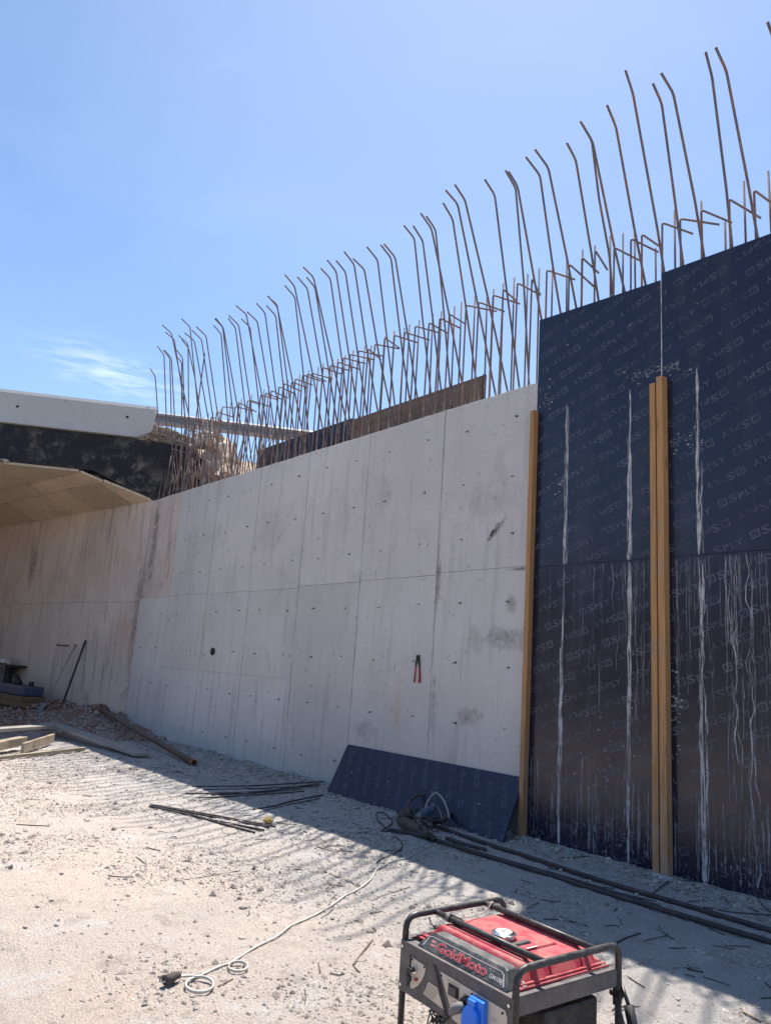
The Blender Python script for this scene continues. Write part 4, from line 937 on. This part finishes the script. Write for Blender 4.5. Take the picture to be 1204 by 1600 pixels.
# cap
CC = (.352, .238)
def disc(r0, z0, r1, z1, n=28, sc=0.0, m=M_chrome, name='cap'):
    V = [G(CC[0] + r * (1 + sc * math.cos(7 * a)) * math.cos(a), CC[1] + r * (1 + sc * math.cos(7 * a)) * math.sin(a), z) for r, z in ((r0, z0), (r1, z1)) for a in np.linspace(0, 2 * math.pi, n, endpoint=False)]
    b = MB(); b.add(V, [tuple(range(n))[::-1], tuple(range(n, 2 * n))] + [(i, (i + 1) % n, n + (i + 1) % n, n + i) for i in range(n)]); return b.obj(name, m, tk, bevel=.0015)
disc(.056, .516, .056, .526, m=M_red, name='cap_seat'); disc(.046, .524, .046, .532); disc(.052, .532, .0525, .545, sc=.03); disc(.046, .545, .038, .550)
disc(.034, .550, .033, .5506, m=M_label, name='cap_face')
v, f = text_geo('S2', 1.0, .03); mn, mxx = v.min(0), v.max(0); v = (v - mn) / (mxx - mn) - .5
link('cap_mark', [G(CC[0] + a * .022, CC[1] + c * .020, .5512) for a, c in v], f, M_ink, tk, fix=False)
b = MB(); b.hexa([G(.418, .205, .522), G(.446, .205, .522), G(.446, .305, .522), G(.418, .305, .522), G(.422, .21, .531), G(.442, .21, .531), G(.442, .30, .531), G(.422, .30, .531)]); b.obj('fuel_gauge', M_dplast, tk, bevel=.002)
b = MB(); b.box((.475, .24, .5232), (.483, .30, .5236), G); b.obj('sticker', M_label, tk)
b = MB(); b.hexa([G(.40, .088, .467), G(.44, .088, .467), G(.44, .088, .468), G(.40, .088, .468), G(.405, .110, .495), G(.44, .110, .495), G(.44, .112, .495), G(.405, .112, .495)]); b.obj('sticker', M_label, tk)
# tied wire and cord on the top bars
def knot(c, r, n, seed, name='wire_knot', m=M_plank2):
    r2 = random.Random(seed); b = MB()
    for k in range(n):
        x = c[0] + (k - n / 2) * .0035; b.tube([G(x + .002 * math.sin(a), c[1] + r * math.cos(a), c[2] + r * math.sin(a)) for a in np.linspace(0, 2 * math.pi, 11)], .0022, 4, caps=False)
    b.obj(name, m, gen, True)
knot((.095, .165, GH - .004), .0155, 5, 1); knot((.045, .468, GH - .004), .0155, 6, 2)
b = MB(); b.tube([G(*p) for p in smooth_line([(.105, .165, .555), (.12, .20, .54), (.10, .3, .528), (.075, .40, .530), (.05, .468, .556)], .02)], .0025, 5); b.obj('cord', M_plank2, gen, True)
b = MB(); b.tube([G(*p) for p in smooth_line([(.10, .16, .555), (.15, .20, .535), (.17, .17, .52), (.12, .15, .53)], .01)], .003, 5); b.obj('twisted_wire', M_iron, gen, True)
b = MB(); b.tube([G(*p) for p in smooth_line([(.07, .10, .50), (.10, .085, .52), (.125, .06, .517), (.14, .04, .525), (.15, .055, .53)], .01)], .003, 5); b.tube([G(*p) for p in smooth_line([(.11, .07, .515), (.105, .05, .535), (.095, .05, .55), (.10, .04, .555)], .01)], .0025, 5); b.obj('twisted_wire', M_iron, gen, True)
# engine and alternator under the tank
b = MB(); b.box((.33, .20, .06), (.615, .52, .352), G); b.obj('engine_block', M_engine, gen, bevel=.015)
b = MB(); b.box((.36, .24, .352), (.56, .46, .362), G); b.obj('air_filter_cover', M_engine, gen, bevel=.004)
b = MB(); b.tube([G(.50, .33, .36), G(.50, .33, .372)], .014, 10); b.obj('cover_bolt', M_iron, gen)
b = MB(); b.tube([G(.06, .30, .17), G(.34, .30, .17)], .12, 18); b.obj('alternator', M_panel, gen, True)
b = MB(); b.tube([G(*p) for p in smooth_line([(.42, .14, .375), (.455, .15, .36), (.47, .15, .32), (.46, .16, .25)], .02)], .012, 8); b.obj('fuel_hose', M_grey_plug, gen, True)
b = MB(); b.box((.12, .10, .20), (.14, .13, .42), G); b.obj('bracket', M_beige, gen)
r2 = random.Random(9); b = MB()
for k in range(9):
    p = [(.14 + r2.uniform(-.03, .10), .03 + r2.uniform(0, .06), .16 + r2.uniform(0, .08)) for _ in range(5)]; b.tube([G(*q) for q in smooth_line(p, .02)], .0028, 4)
b.obj('wiring', M_rubber, gen, True)
# folding handle on the far right post
b = MB(); b.box((GL - .012, GW - .02, .32), (GL + .004, GW + .02, .40), G); b.tube([G(GL - .03, GW - .005, .358), G(GL + .02, GW - .005, .358)], .014, 10); b.obj('handle_bracket', M_black, gen)
b = MB(); b.tube([G(GL + .012, GW + .01, .385), G(GL + .055, GW, .325)], .008, 8); b.tube([G(GL + .0, GW - .02, .35), G(GL + .04, GW - .02, .26), G(GL + .07, GW - .02, .2)], .010, 8); b.obj('handle_arm', M_black, gen, True)
b = MB(); b.tube([G(GL + .050, GW, .335), G(GL + .085, GW - .005, .23), G(GL + .10, GW - .01, .17)], .020, 12); b.obj('handle_grip', M_rubber, gen, True)

# ------------------------------------------------------------------ CABLES
cb = thing('extension_cable', 'long white cable crossing the ground, with two loops and a dark plug', 'cable', on_g(300, 1540))
c1 = [(706, 1287), (711, 1293), (712, 1299), (706, 1308), (690, 1315), (676, 1321), (662, 1327), (648, 1336), (636, 1343), (616, 1348), (602, 1354), (588, 1362), (578, 1377), (560, 1392), (540, 1403), (520, 1416), (505, 1427), (480, 1438), (455, 1451), (430, 1468), (400, 1484), (372, 1502), (364, 1507)]
def loop(cx_, cy_, rx, ry, a0, a1, n): return [(cx_ + rx * math.cos(math.radians(a)), cy_ - ry * math.sin(math.radians(a))) for a in np.linspace(a0, a1, n)]
c1 += loop(371.5, 1517, 15, 7.5, 150, 900, 40)[0:]
c1 += [(356, 1511), (345, 1514), (333, 1519), (318, 1527), (302, 1535)]
c1 += loop(311, 1547, 21.5, 12, 160, 830, 40)
c1 += [(300, 1534.5), (287, 1535), (280, 1536)]
def on_s(x, y, dz):
    q = at_z(x, y); h = max(gz(q[0] + a, q[1] + c) for a in (-.04, 0, .04) for c in (-.04, 0, .04)); return A3(q[0], q[1], h * .6 + gz(q[0], q[1]) * .4 + dz)
P = [on_s(x, y, .006) for x, y in c1]
zl = np.mean([q[2] for q in P[-44:]]); zm = np.mean([q[2] for q in P[23:63]])
for i_, q in enumerate(P):
    if i_ >= len(P) - 44: q[2] = zl + .004 + .0002 * (i_ - len(P) + 44)
    elif 22 <= i_ < 63: q[2] = zm + .004 + .0002 * (i_ - 22)
b = MB(); b.tube(smooth_line(P, .008), .0058, 6); b.obj('sheath', M_cable, cb, True)
pc = on_g(268, 1541, .03); pd = nrm(on_g(280, 1536) - on_g(258, 1544))
b = MB(); b.tube([pc - pd * .046, pc - pd * .043, pc - pd * .02, pc + pd * .01, pc + pd * .038, pc + pd * .05], [.022, .026, .024, .022, .016, .007], 7); b.obj('plug', M_dirty, cb, True)
for k in (-1, 1):
    q = pc - pd * .046 + np.cross(pd, A3(0, 0, 1)) * .012 * k; b = MB(); b.tube([q, q - pd * .022], .004, 6); b.obj('pin', M_iron, cb)
M_grey_plug2 = m_paint('dusty_grey_hose', (0.30, 0.30, 0.30), 0.6, 0.3)
mach = thing('breaker_hammer', 'dirty power breaker with blue casing and pale hose arch lying before the leaning sheet', 'power tool', on_g(655, 1300))
def MG(px, py, h): return on_g(px, py, h)
# body drawn as tubes resting on the ground
q0, q1 = MG(622, 1289, .05), MG(668, 1314, .045)
b = MB(); b.tube([q0, q0 * .7 + q1 * .3, q0 * .35 + q1 * .65, q1], [.035, .062, .055, .040], 10); b.obj('gear_body', M_dirty, mach, True)
dd = nrm(q1 - q0)
for k in range(4):
    c = q1 + dd * (.03 * k + .02); b = MB(); b.tube([c, c + dd * .014], [.036 - .003 * k, .036 - .003 * k], 10); b.obj('strain_ring', M_rubber, mach, True)
b = MB(); b.tube([q1, q1 + dd * .13], .02, 8); b.obj('nose', M_dirty, mach, True)
m0, m1 = MG(652, 1300, .13), MG(676, 1292, .18)
b = MB(); b.tube([m0, m0 * .8 + m1 * .2, m0 * .2 + m1 * .8, m1], [.036, .046, .046, .034], 12); b.obj('motor_casing', M_toolblue, mach, True)
b = MB(); b.tube([m0 - nrm(m1 - m0) * .010, m0], .037, 12); b.obj('casing_ring', M_galv, mach)
b = MB(); b.tube(smooth_line([MG(630, 1292, .08), MG(636, 1282, .17), MG(650, 1276, .22), MG(668, 1276, .20)], .03), .018, 8); b.obj('rear_handle', M_dirty, mach, True)
b = MB(); b.tube(smooth_line([MG(676, 1296, .06), MG(690, 1300, .10), MG(700, 1296, .12), MG(703, 1288, .10)], .03), .022, 8); b.obj('side_handle', M_rubber, mach, True)
b = MB(); b.tube(smooth_line([MG(662, 1290, .16), MG(668, 1285, .24), MG(678, 1284, .29), MG(690, 1290, .26), MG(698, 1298, .18), MG(700, 1300, .12)], .03), [.012] * 0 or .010, 8); b.obj('hose_arch', M_grey_plug2, mach, True)
b = MB(); b.tube(smooth_line([MG(672, 1290, .22), MG(684, 1294, .18), MG(690, 1300, .10)], .03), .009, 6); b.obj('hose_branch', M_grey_plug, mach, True)
cl = lump('dirty_work_gloves', 'crumpled dark muddy rag heaped on the breaker by the leaning sheet', 'rag', MG(632, 1291, .10), .10, M_dirty, 91, .8, None, 2); cl.name = 'muddy_rag'
def lead(name, lab, cat, pts, r, m, h=.006, n=5, group=None, ribs=False, step=.03):
    P = [on_g(*q, h + r) for q in pts]; L = smooth_line(P, step) if len(P) > 2 else [P[0] + (P[1] - P[0]) * t for t in np.linspace(0, 1, max(2, int(np.linalg.norm(P[1] - P[0]) / .15)))]
    o = MB(); o.tube([p - A3(0, 0, 0) for p in L], r, n); ob = link(name, o.V, o.F, m, None, True, origin=P[0]); return tag(ob, lab, cat, group)
lead('black_lead', 'thin black lead looped in the shade left of the breaker', 'cable', [(650, 1302), (632, 1307), (612, 1302), (600, 1292), (590, 1283), (588, 1273), (597, 1272), (608, 1279), (612, 1288), (598, 1298), (597, 1301), (620, 1299)], .006, M_rubber)
lead('black_lead', 'black lead lying from the breaker into the sunlit gravel', 'cable', [(618, 1310), (625, 1317), (628, 1326), (622, 1334), (608, 1341), (594, 1346), (588, 1352)], .005, M_rubber)

r2 = random.Random(31)
for k in range(5):
    cx2, cy2 = 640 + 9 * k, 1291 + 4 * k; pts = [MG(cx2 + r2.uniform(-22, 22), cy2 + r2.uniform(-10, 10), r2.uniform(.03, .17)) for _ in range(6)]
    b = MB(); b.tube(smooth_line(pts, .03), .006, 5); b.obj('tangled_lead', M_rubber, mach, True)

# ------------------------------------------------------------------ BARS AND STICKS ON THE GROUND
GR1 = 'loose reinforcing bars on the ground'
def ribbed(name, lab, pts, r, m, pitch=.02, cat='steel bar'):
    P = [on_g(*q, r * 1.1) for q in pts]; L = smooth_line(P, .25)
    for p in L: p[2] = max(p[2], gz(p[0], p[1]) + r * .9)
    # resample finely and modulate the radius into ribs
    out = [L[0]]; 
    for a, c in zip(L[:-1], L[1:]):
        k = max(1, int(np.linalg.norm(c - a) / (pitch / 2)))
        out += [a + (c - a) * (i + 1) / k for i in range(k)]
    R = [r * (1.0 if i % 2 else 1.16) for i in range(len(out))]
    o = MB(); o.tube(out, R, 7); ob = link(name, o.V, o.F, m, None, False, origin=P[0]); return tag(ob, lab, cat, GR1)
ribbed('long_steel_bar', 'long thick ribbed bar nearest the camera, running from the breaker to the right edge', [(609, 1300), (666, 1313), (740, 1336), (850, 1369), (900, 1384), (1052, 1432), (1204, 1477), (1290, 1503)], .017, M_bar_ground)
ribbed('long_steel_bar', 'long thick ribbed bar nearer the formwork, running from the leaning sheet to the right edge', [(676, 1293), (730, 1312), (782, 1329), (850, 1352), (938, 1380), (1021, 1404), (1110, 1430), (1204, 1459), (1290, 1486)], .017, M_bar_ground)
ribbed('long_steel_bar', 'thin ribbed bar tucked along the inner side of the nearest long bar', [(640, 1302), (760, 1338), (860, 1368), (960, 1397), (1030, 1418)], .009, M_bar_ground)
ribbed('threaded_bar', 'short coarse threaded bar lying just in front of the leaning sheet corner', [(697, 1313), (727, 1322), (758, 1330)], .016, M_bar_ground, .05)
for lab, pts, r in (
    ('lowest of the bundled dark bars lying in the sunlit gravel near the yellow lump', [(234, 1261), (320, 1280), (412, 1300)], .011),
    ('middle of the bundled dark bars in the sunlit gravel, left end lying on the others', [(237, 1259), (330, 1277), (420, 1296)], .011),
    ('upper of the bundled dark bars in the sunlit gravel, reaching the yellow lump', [(242, 1259), (340, 1277), (430, 1295)], .010),
    ('short dark bar beside the bundle in the sunlit gravel', [(296, 1275), (350, 1290), (398, 1303)], .010),
    ('straight bar farthest back in the shaded bundle at the left foot of the leaning sheet', [(300, 1230), (400, 1228), (505, 1227)], .008),
    ('second bar of the shaded bundle at the left foot of the leaning sheet', [(318, 1235), (410, 1232), (500, 1230)], .008),
    ('third bar of the shaded bundle, crossing the others at a flat angle', [(290, 1241), (400, 1237), (498, 1228)], .008),
    ('fourth bar of the shaded bundle, ending short of the leaning sheet', [(330, 1243), (400, 1240), (470, 1234)], .008),
    ('nearest bar of the shaded bundle left of the leaning sheet', [(310, 1247), (390, 1243), (475, 1238)], .008),
    ('bent bar curving from the sun edge to the corner of the leaning sheet', [(395, 1266), (430, 1260), (455, 1252), (505, 1244)], .009),
    ('lowest thin bar bent below the shaded bundle', [(405, 1270), (450, 1258), (500, 1248)], .006)):
    lead('loose_bar', lab, 'steel bar', pts, r, M_bar_ground, 0.0, 6, GR1)
for lab, pts, r in (
    ('straight thin bar lying in sun left of centre', [(273, 1380), (330, 1372), (375, 1364)], .006),
    ('short brown stick left of the white cable in the bar shadows', [(514, 1368), (553, 1383)], .008),
    ('brown stick in the sun left of the generator frame', [(582, 1470), (566, 1492), (551, 1514)], .008),
    ('small twig at the lower end of the brown stick', [(551, 1514), (562, 1525)], .005),
    ('short twig near the lower centre of the sunlit ground', [(497, 1510), (500, 1526)], .005),
    ('curved twig in the bar shadows above the generator', [(584, 1408), (612, 1398), (640, 1388)], .005),
    ('thin wire in the striped shade right of the yellow lump', [(494, 1326), (520, 1332), (551, 1333)], .006),
    ('thin stick lying at the far left of the sunny ground', [(26, 1289), (78, 1292)], .008),
    ('twig touching the lower cable loop on its right', [(340, 1547), (355, 1538), (364, 1532)], .005),
    ('black wire in the shade below the double timber', [(1064, 1381), (1105, 1387), (1142, 1394)], .006),
    ('long black wire right of the double timber foot', [(1083, 1400), (1140, 1412), (1184, 1427)], .007),
    ('black wire reaching the right edge beside the thick bars', [(1098, 1419), (1150, 1428), (1215, 1434)], .007),
    ('crooked black wire near the right edge in the shade', [(1178, 1404), (1190, 1420), (1204, 1429)], .007),
    ('black stick crossing another below the double timber', [(1018, 1398), (1044, 1381)], .008),
    ('stick lying across the crossed pair below the double timber', [(1042, 1384), (1058, 1396)], .006),
    ('wire between the long thick bars', [(964, 1398), (990, 1401), (1024, 1409)], .007),
    ('black twig at the shadow edge right of the generator handle', [(954, 1478), (975, 1466), (1000, 1458)], .008),
    ('thin twig in the shade right of the generator', [(1005, 1468), (1041, 1461)], .006),
    ('thin twig in the shade at the right, below the thick bars', [(1130, 1477), (1172, 1481)], .006),
    ('pale stick in the sun at the lower right corner', [(1160, 1581), (1188, 1595)], .010),
    ('thin stick in the sun right of the generator', [(980, 1526), (1006, 1541)], .006),
    ('black wire at the foot of the lower left formwork sheet', [(860, 1320), (900, 1330), (925, 1333)], .006),
    ('black twig against the foot of the formwork', [(835, 1333), (880, 1342), (920, 1342)], .006),
    ('dark twig in the shade above the generator tank', [(812, 1384), (830, 1397), (838, 1405)], .007),
    ('short twig right behind the generator frame', [(823, 1421), (842, 1411)], .006),
    ('thin wire beside the shaded bundle near the wall foot', [(300, 1215), (350, 1212), (380, 1210)], .005)):
    lead('twig' if 'twig' in lab or 'stick' in lab else 'loose_wire', lab, 'stick' if 'twig' in lab or 'stick' in lab else 'wire', pts, r * .65, (M_bar_ground if 'black' in lab or 'wire' in lab else M_stick) if 'pale' not in lab else M_plank, 0.0, 5)
lump('yellow_lump', 'crumpled yellow foam lump at the end of the dark bar bundle', 'foam', on_g(418, 1289, .035), .045, M_yellow, 17, .8, None, 2)
# rusty pipe by the wall
P0, P1 = on_g(120, 1120, .16), on_g(303, 1197, .045)
M_pipe = m_paint('dusty_rusted_steel', (0.13, 0.075, 0.055), 0.8, 0.6, (0.3, 0.26, 0.23))
pp = thing('rusty_pipe', 'rusty steel pipe along the wall foot with an open orange end', 'pipe', P1)
b = MB(); b.tube([P0, P1], .045, 14, caps=False); ob = b.obj('tube', M_pipe, pp, True); md = ob.modifiers.new('s', 'SOLIDIFY'); md.thickness = .008
dp = nrm(P1 - P0); b = MB(); b.tube([P1 - dp * .05, P1 + dp * .004], .052, 14, caps=False); ob = b.obj('collar', mat('orange_rust', (0.33, .10, .05), .8), pp, True); md = ob.modifiers.new('s', 'SOLIDIFY'); md.thickness = .012
# ------------------------------------------------------------------ PLANKS
def plank(lab, a, c, w, th, m, za=.03, zc=.03, roll=0.0, name='plank'):
    A_, C_ = on_g(*a, za), on_g(*c, zc); d = nrm(C_ - A_); L = np.linalg.norm(C_ - A_); side = nrm(np.cross(A3(0, 0, 1), d)); up = nrm(np.cross(d, side))
    s2 = side * math.cos(roll) + up * math.sin(roll); u2 = -side * math.sin(roll) + up * math.cos(roll)
    b = MB(); b.box((0, -w / 2, 0), (L, w / 2, th))
    o = link(name, b.V, b.F, m, bevel=.003); o.matrix_world = Matrix(((d[0], s2[0], u2[0], A_[0]), (d[1], s2[1], u2[1], A_[1]), (d[2], s2[2], u2[2], A_[2]), (0, 0, 0, 1)))
    return tag(o, lab, 'plank', 'planks at the tunnel mouth')
plank('long flat pale plank pointing right towards the pipe', (78, 1147), (222, 1184), .24, .045, M_plank2, .16, .03)
plank('wide pale plank entering from the left edge, lying highest', (-60, 1172), (76, 1153), .25, .05, M_plank2, .22, .18)
plank('thick short beam end at the left edge in front', (-60, 1192), (34, 1170), .14, .12, M_plank, .06, .08, name='beam')
plank('plank standing on edge below the wide pale plank', (34, 1179), (82, 1162), .045, .14, M_plank, .03, .03)
plank('thin batten lying on the ground in front of the other planks', (-20, 1190), (132, 1172), .06, .045, M_plank, .01, .01)
# ------------------------------------------------------------------ TUNNEL MOUTH TOOLS
def IW(px, py, d=0.0): return at_plane(px, py, PSEAM + NV * d, NV)
sh = thing('shovel', 'long handled shovel leaning on the old wall with its blade in the rubble', 'shovel', on_g(68, 1108, .1))
t0, t1, t2 = IW(118, 1008, .03), at_plane(72, 1098, PSEAM + NV * .55, NV), at_plane(58, 1114, PSEAM + NV * .72, NV)
b = MB(); b.tube([t0, t1], .018, 7); b.obj('shaft', M_plank2, sh, True)
dv = nrm(t2 - t1); sd = nrm(np.cross(dv, NV)); b = MB(); Wd = .13
b.hexa([t1 - sd * Wd, t1 + sd * Wd, t1 + sd * Wd + NV * .012, t1 - sd * Wd + NV * .012, t2 - sd * Wd * .8, t2 + sd * Wd * .8, t2 + sd * Wd * .8 + NV * .012, t2 - sd * Wd * .8 + NV * .012]); b.obj('blade', M_galv, sh, bevel=.01)
b = MB(); b.tube([t0 - sd * .05, t0 + sd * .05], .02, 6); b.obj('grip', M_plank2, sh, True)
b = MB(); b.tube([IW(134, 1001, .03), at_plane(99, 1098, PSEAM + NV * .45, NV)], .026, 7); tag(link('steel_rod', b.V, b.F, M_bar_ground, None, True), 'dark steel rod leaning on the old wall right of the shovel', 'rod')
b = MB(); b.tube([IW(88, 1007.5, .02), IW(107, 1009, .05)], .014, 6); tag(link('wall_spike', b.V, b.F, M_bar_ground, None, True), 'short horizontal iron spike on the old wall above the shovel', 'spike')
# stacked gear at the left edge
M_crate = m_wood('dirty_crate_wood', (0.24, 0.15, 0.09), (0.15, 0.09, 0.06), 'x')
cr = thing('tool_crate', 'wooden crate with a dark blue machine on top at the left edge', 'crate', IW(10, 1100, .5))
def IB(u0, v0, z0, u1, v1, z1): return [S(u0, v0, z0), S(u1, v0, z0), S(u1, v1, z0), S(u0, v1, z0), S(u0, v0, z1), S(u1, v0, z1), S(u1, v1, z1), S(u0, v1, z1)]
pcr = (IW(33, 1090, .9) - PSEAM); uu = float(np.dot(pcr, INT_D)) ; zz = float(IW(33, 1106, .9)[2])
zb = max(0.12, zz)
b = MB(); b.hexa(IB(uu, .35, zb, uu + 1.6, .9, zb + .24)); b.obj('box', M_crate, cr, bevel=.01)
for k in range(2):
    b = MB(); b.hexa(IB(uu - .012, .34, zb + .02 + k * .1, uu + 1.61, .915, zb + .10 + k * .1)); b.obj('slat', M_crate, cr)
b = MB(); b.hexa(IB(uu - .02, .40, zb + .245, uu + 1.5, .88, zb + .46)); b.obj('machine_body', M_boxblue, cr, bevel=.03)
b = MB(); b.tube([S(uu + .25, .6, zb + .44), S(uu + .25, .6, zb + .56)], .06, 10); b.obj('filler_cap', M_rubber, cr, True)
b = MB(); b.tube([S(uu + .9, .6, zb + .46), S(uu + 1.1, .6, zb + .60)], .09, 10); b.obj('drum', M_rubber, cr, True)
tbp = IW(22, 1040, .35); ut = float(np.dot(tbp - PSEAM, INT_D)); zt = tbp[2]
st_ = thing('work_shelf', 'dark shelf on legs against the old wall at the left edge', 'shelf', S(ut + 1, .3, 0))
b = MB(); b.hexa(IB(ut, .02, zt - .05, ut + 3, .55, zt)); b.obj('top', M_iron, st_, bevel=.004)
for u in (ut + .08, ut + 2.6):
    b = MB(); b.hexa(IB(u, .45, 0, u + .06, .51, zt - .05)); b.obj('leg', M_iron, st_)
b = MB(); b.hexa(IB(ut + .35, .3, .2, ut + 2.5, .33, zt - .06)); b.obj('back_sheet', M_boxblue, st_)
for k, (du, s) in enumerate(((.45, .12), (.75, .15), (1.05, .1), (1.35, .13))):
    lump('bundle', ('small pale bundle on the shelf end', 'larger pale crumpled bundle on the shelf', 'dark little bundle on the shelf', 'pale bundle near the frame edge on the shelf')[k], 'bundle', S(ut + du, .3, zt + s * .5), s, (M_rock, M_label, M_dirty, M_rock)[k], 120 + k, .7)

# ------------------------------------------------------------------ ROCKS one by one
GRK = 'loose stones on the ground'
rocks = [(200, 1403, 7, 'pale pointed stone in the sun at left centre'), (235, 1295, 7, 'grey stone just below the dark bar bundle'), (378, 1468, 8, 'flat pale stone left of the cable in the lower centre'), (429, 1443, 6, 'dark round stone in the open sun left of the cable'), (519, 1438, 7, 'dark stone between cable and generator'), (272, 1400, 5, 'small dark stone near the thin straight bar'), (380, 1420, 13, 'broad flat brown clod left of the cable'), (508, 1547, 6, 'dark stone low in the frame left of the generator'), (376, 1560, 5, 'small stone below the cable loops'), (290, 1514, 6, 'stone above the plug'), (264, 1524, 6, 'stone just above the dark plug'), (226, 1573, 7, 'stone left below the plug'), (305, 1581, 6, 'stone at the bottom below the plug'), (96, 1370, 8, 'grey stone left in the sun'), (58, 1419, 7, 'round stone in the lower left'), (80, 1412, 6, 'small stone beside the round one in the lower left'), (8, 1350, 6, 'stone at the left frame edge'), (88, 1450, 8, 'upright grey stone in the lower left'), (40, 1452, 8, 'flat stone near the lower left edge'), (342, 1201, 9, 'white rock at the wall foot right of the pipe'), (318, 1196, 6, 'small white rock beside the pipe end'), (362, 1206, 8, 'grey rock at the wall foot left of the bar bundle'), (388, 1218, 7, 'mossy pale rock by the bar bundle'), (521, 1247, 8, 'white rock at the lower left corner of the leaning sheet'), (552, 1259, 5, 'pale stone under the lower edge of the leaning sheet'), (570, 1265, 5, 'second pale stone under the lower edge of the leaning sheet'), (1059, 1561, 6, 'round stone in the sun at the lower right'), (1018, 1384, 5, 'stone below the double timber'), (913, 1461, 8, 'stone lying at the shadow edge behind the generator'), (600, 1450, 5, 'pebble left of the generator frame top'), (700, 1398, 5, 'pebble behind the generator frame'), (545, 1470, 5, 'small stone left of the brown stick'), (470, 1420, 5, 'small stone above the cable run'), (250, 1462, 6, 'grey stone in the middle of the sunny ground')]
for k, (x, y, s, lab) in enumerate(rocks):
    dist = np.linalg.norm(at_z(x, y) - CAM); r = s * dist / F * .55
    lump('stone', lab, 'stone', on_g(x, y, r * .25), r, M_rock if 'white' in lab or 'pale' in lab else M_peb, 200 + k, .6 if 'flat' not in lab and 'broad' not in lab else .3, GRK, 1)
# rubble heap at the tunnel mouth and crumbs along the wall
r2 = random.Random(77); b1, b2 = MB(), MB()
for k in range(3200):
    u = r2.uniform(-2.2, 8) ; v = abs(r2.gauss(0, .95)) + .03
    p = S(u, v, 0) if u > 0 else PSEAM + A3(-u * 1.0, -abs(v) * max(.35, 1 + u / 2.2), 0)
    s = r2.uniform(.012, .05) * (1.6 if r2.random() < .08 else 1); ico(b1 if r2.random() < .6 else b2, (p[0], p[1], gz(p[0], p[1]) + s * .2), s, r2)
for k in range(2600):
    x = r2.uniform(-14, -1); y = YW - .05 - abs(r2.gauss(0, .26)); s = r2.uniform(.006, .022) * (1.8 if r2.random() < .07 else 1); ico(b2, (x, y, gz(x, y) + s * .2), s, r2)
tag(b1.obj('brown_rubble', M_soil, None, fix=False), 'brown broken rubble heaped along the foot of the old wall', 'rubble', kind='stuff')
tag(b2.obj('pale_rubble', M_peb, None, fix=False), 'pale mortar crumbs and chips along the foot of the wall', 'rubble', kind='stuff')
b3 = MB()
for k in range(230):      # offcuts of tie wire and splinters
    x = r2.uniform(-13, -.8); y = r2.uniform(4.3, 6.3) if r2.random() < .8 else r2.uniform(2.2, 4.3); a = r2.uniform(0, 3.14); L_ = r2.uniform(.05, .22)
    q = [(x + math.cos(a + j * r2.uniform(-.3, .3)) * L_ * j / 2, y + math.sin(a) * L_ * j / 2) for j in range(3)]
    b3.tube([(u, v, gz(u, v) + .005) for u, v in q], r2.uniform(.0018, .004), 4)
tag(b3.obj('wire_offcuts', M_bar_ground, None, fix=False), 'short dark wire offcuts and splinters littering the shaded ground', 'litter', kind='stuff')
# gravel: tens of thousands of chips as one mesh (squashed octahedra)
def gravel(n, name, m, x0, x1, y0, y1, smin, smax, seed, dens=None):
    g = np.random.default_rng(seed); x = g.uniform(x0, x1, n); y = g.uniform(y0, y1, n)
    keep = g.random(n) < np.clip(0.35 + 1.6 * vn(x * 1.6, y * 1.6) + (vn(x * .5, y * .5 + 3)), .06, 1); x, y = x[keep], y[keep]; n = len(x)
    s = smin * (smax / smin) ** (g.random(n) ** 2.6)
    O = np.array([(1, 0, 0), (-1, 0, 0), (0, 1, 0), (0, -1, 0), (0, 0, 1), (0, 0, -1)], float)
    OF = np.array([(0, 2, 4), (2, 1, 4), (1, 3, 4), (3, 0, 4), (2, 0, 5), (1, 2, 5), (3, 1, 5), (0, 3, 5)])
    sh_ = 1 + g.uniform(-.35, .35, (n, 6, 1)); V = O[None] * sh_ + g.uniform(-.25, .25, (n, 6, 3))
    a = g.uniform(0, 6.28, n); ca, sa = np.cos(a), np.sin(a); Vx = V[..., 0] * ca[:, None] - V[..., 1] * sa[:, None]; Vy = V[..., 0] * sa[:, None] + V[..., 1] * ca[:, None]
    sx = s * g.uniform(.8, 1.5, n); Z = V[..., 2] * (s * g.uniform(.4, .8, n))[:, None] + (ground_h(x, y) + s * .12)[:, None]
    P = np.stack([Vx * sx[:, None] + x[:, None], Vy * s[:, None] + y[:, None], Z], -1).reshape(-1, 3)
    Fa = (OF[None] + (np.arange(n) * 6)[:, None, None]).reshape(-1, 3)
    return tag(link_me(name, np_mesh(name, P, Fa, m, False)), kind='stuff')
tag(gravel(170000, 'fine_gravel', M_peb, -13, .3, 1.3, 6.3, .003, .014, 5), 'fine grey gravel strewn over the ground', 'gravel')
tag(gravel(6500, 'coarse_gravel', M_peb2, -12, .3, 1.3, 6.3, .009, .030, 6), 'coarser scattered stones among the gravel', 'gravel')
tag(gravel(50000, 'pale_chips', M_rock, -13, .3, 1.3, 6.3, .002, .014, 8), 'pale limestone chips strewn over the ground', 'gravel')
for o in bpy.data.objects:
    if o.name.split('.')[0] in ('printed_logos', 'thin_runs', 'cement_splash', 'honeycomb_scar', 'wiring', 'mortar_foot'): o['kind'] = 'stuff'
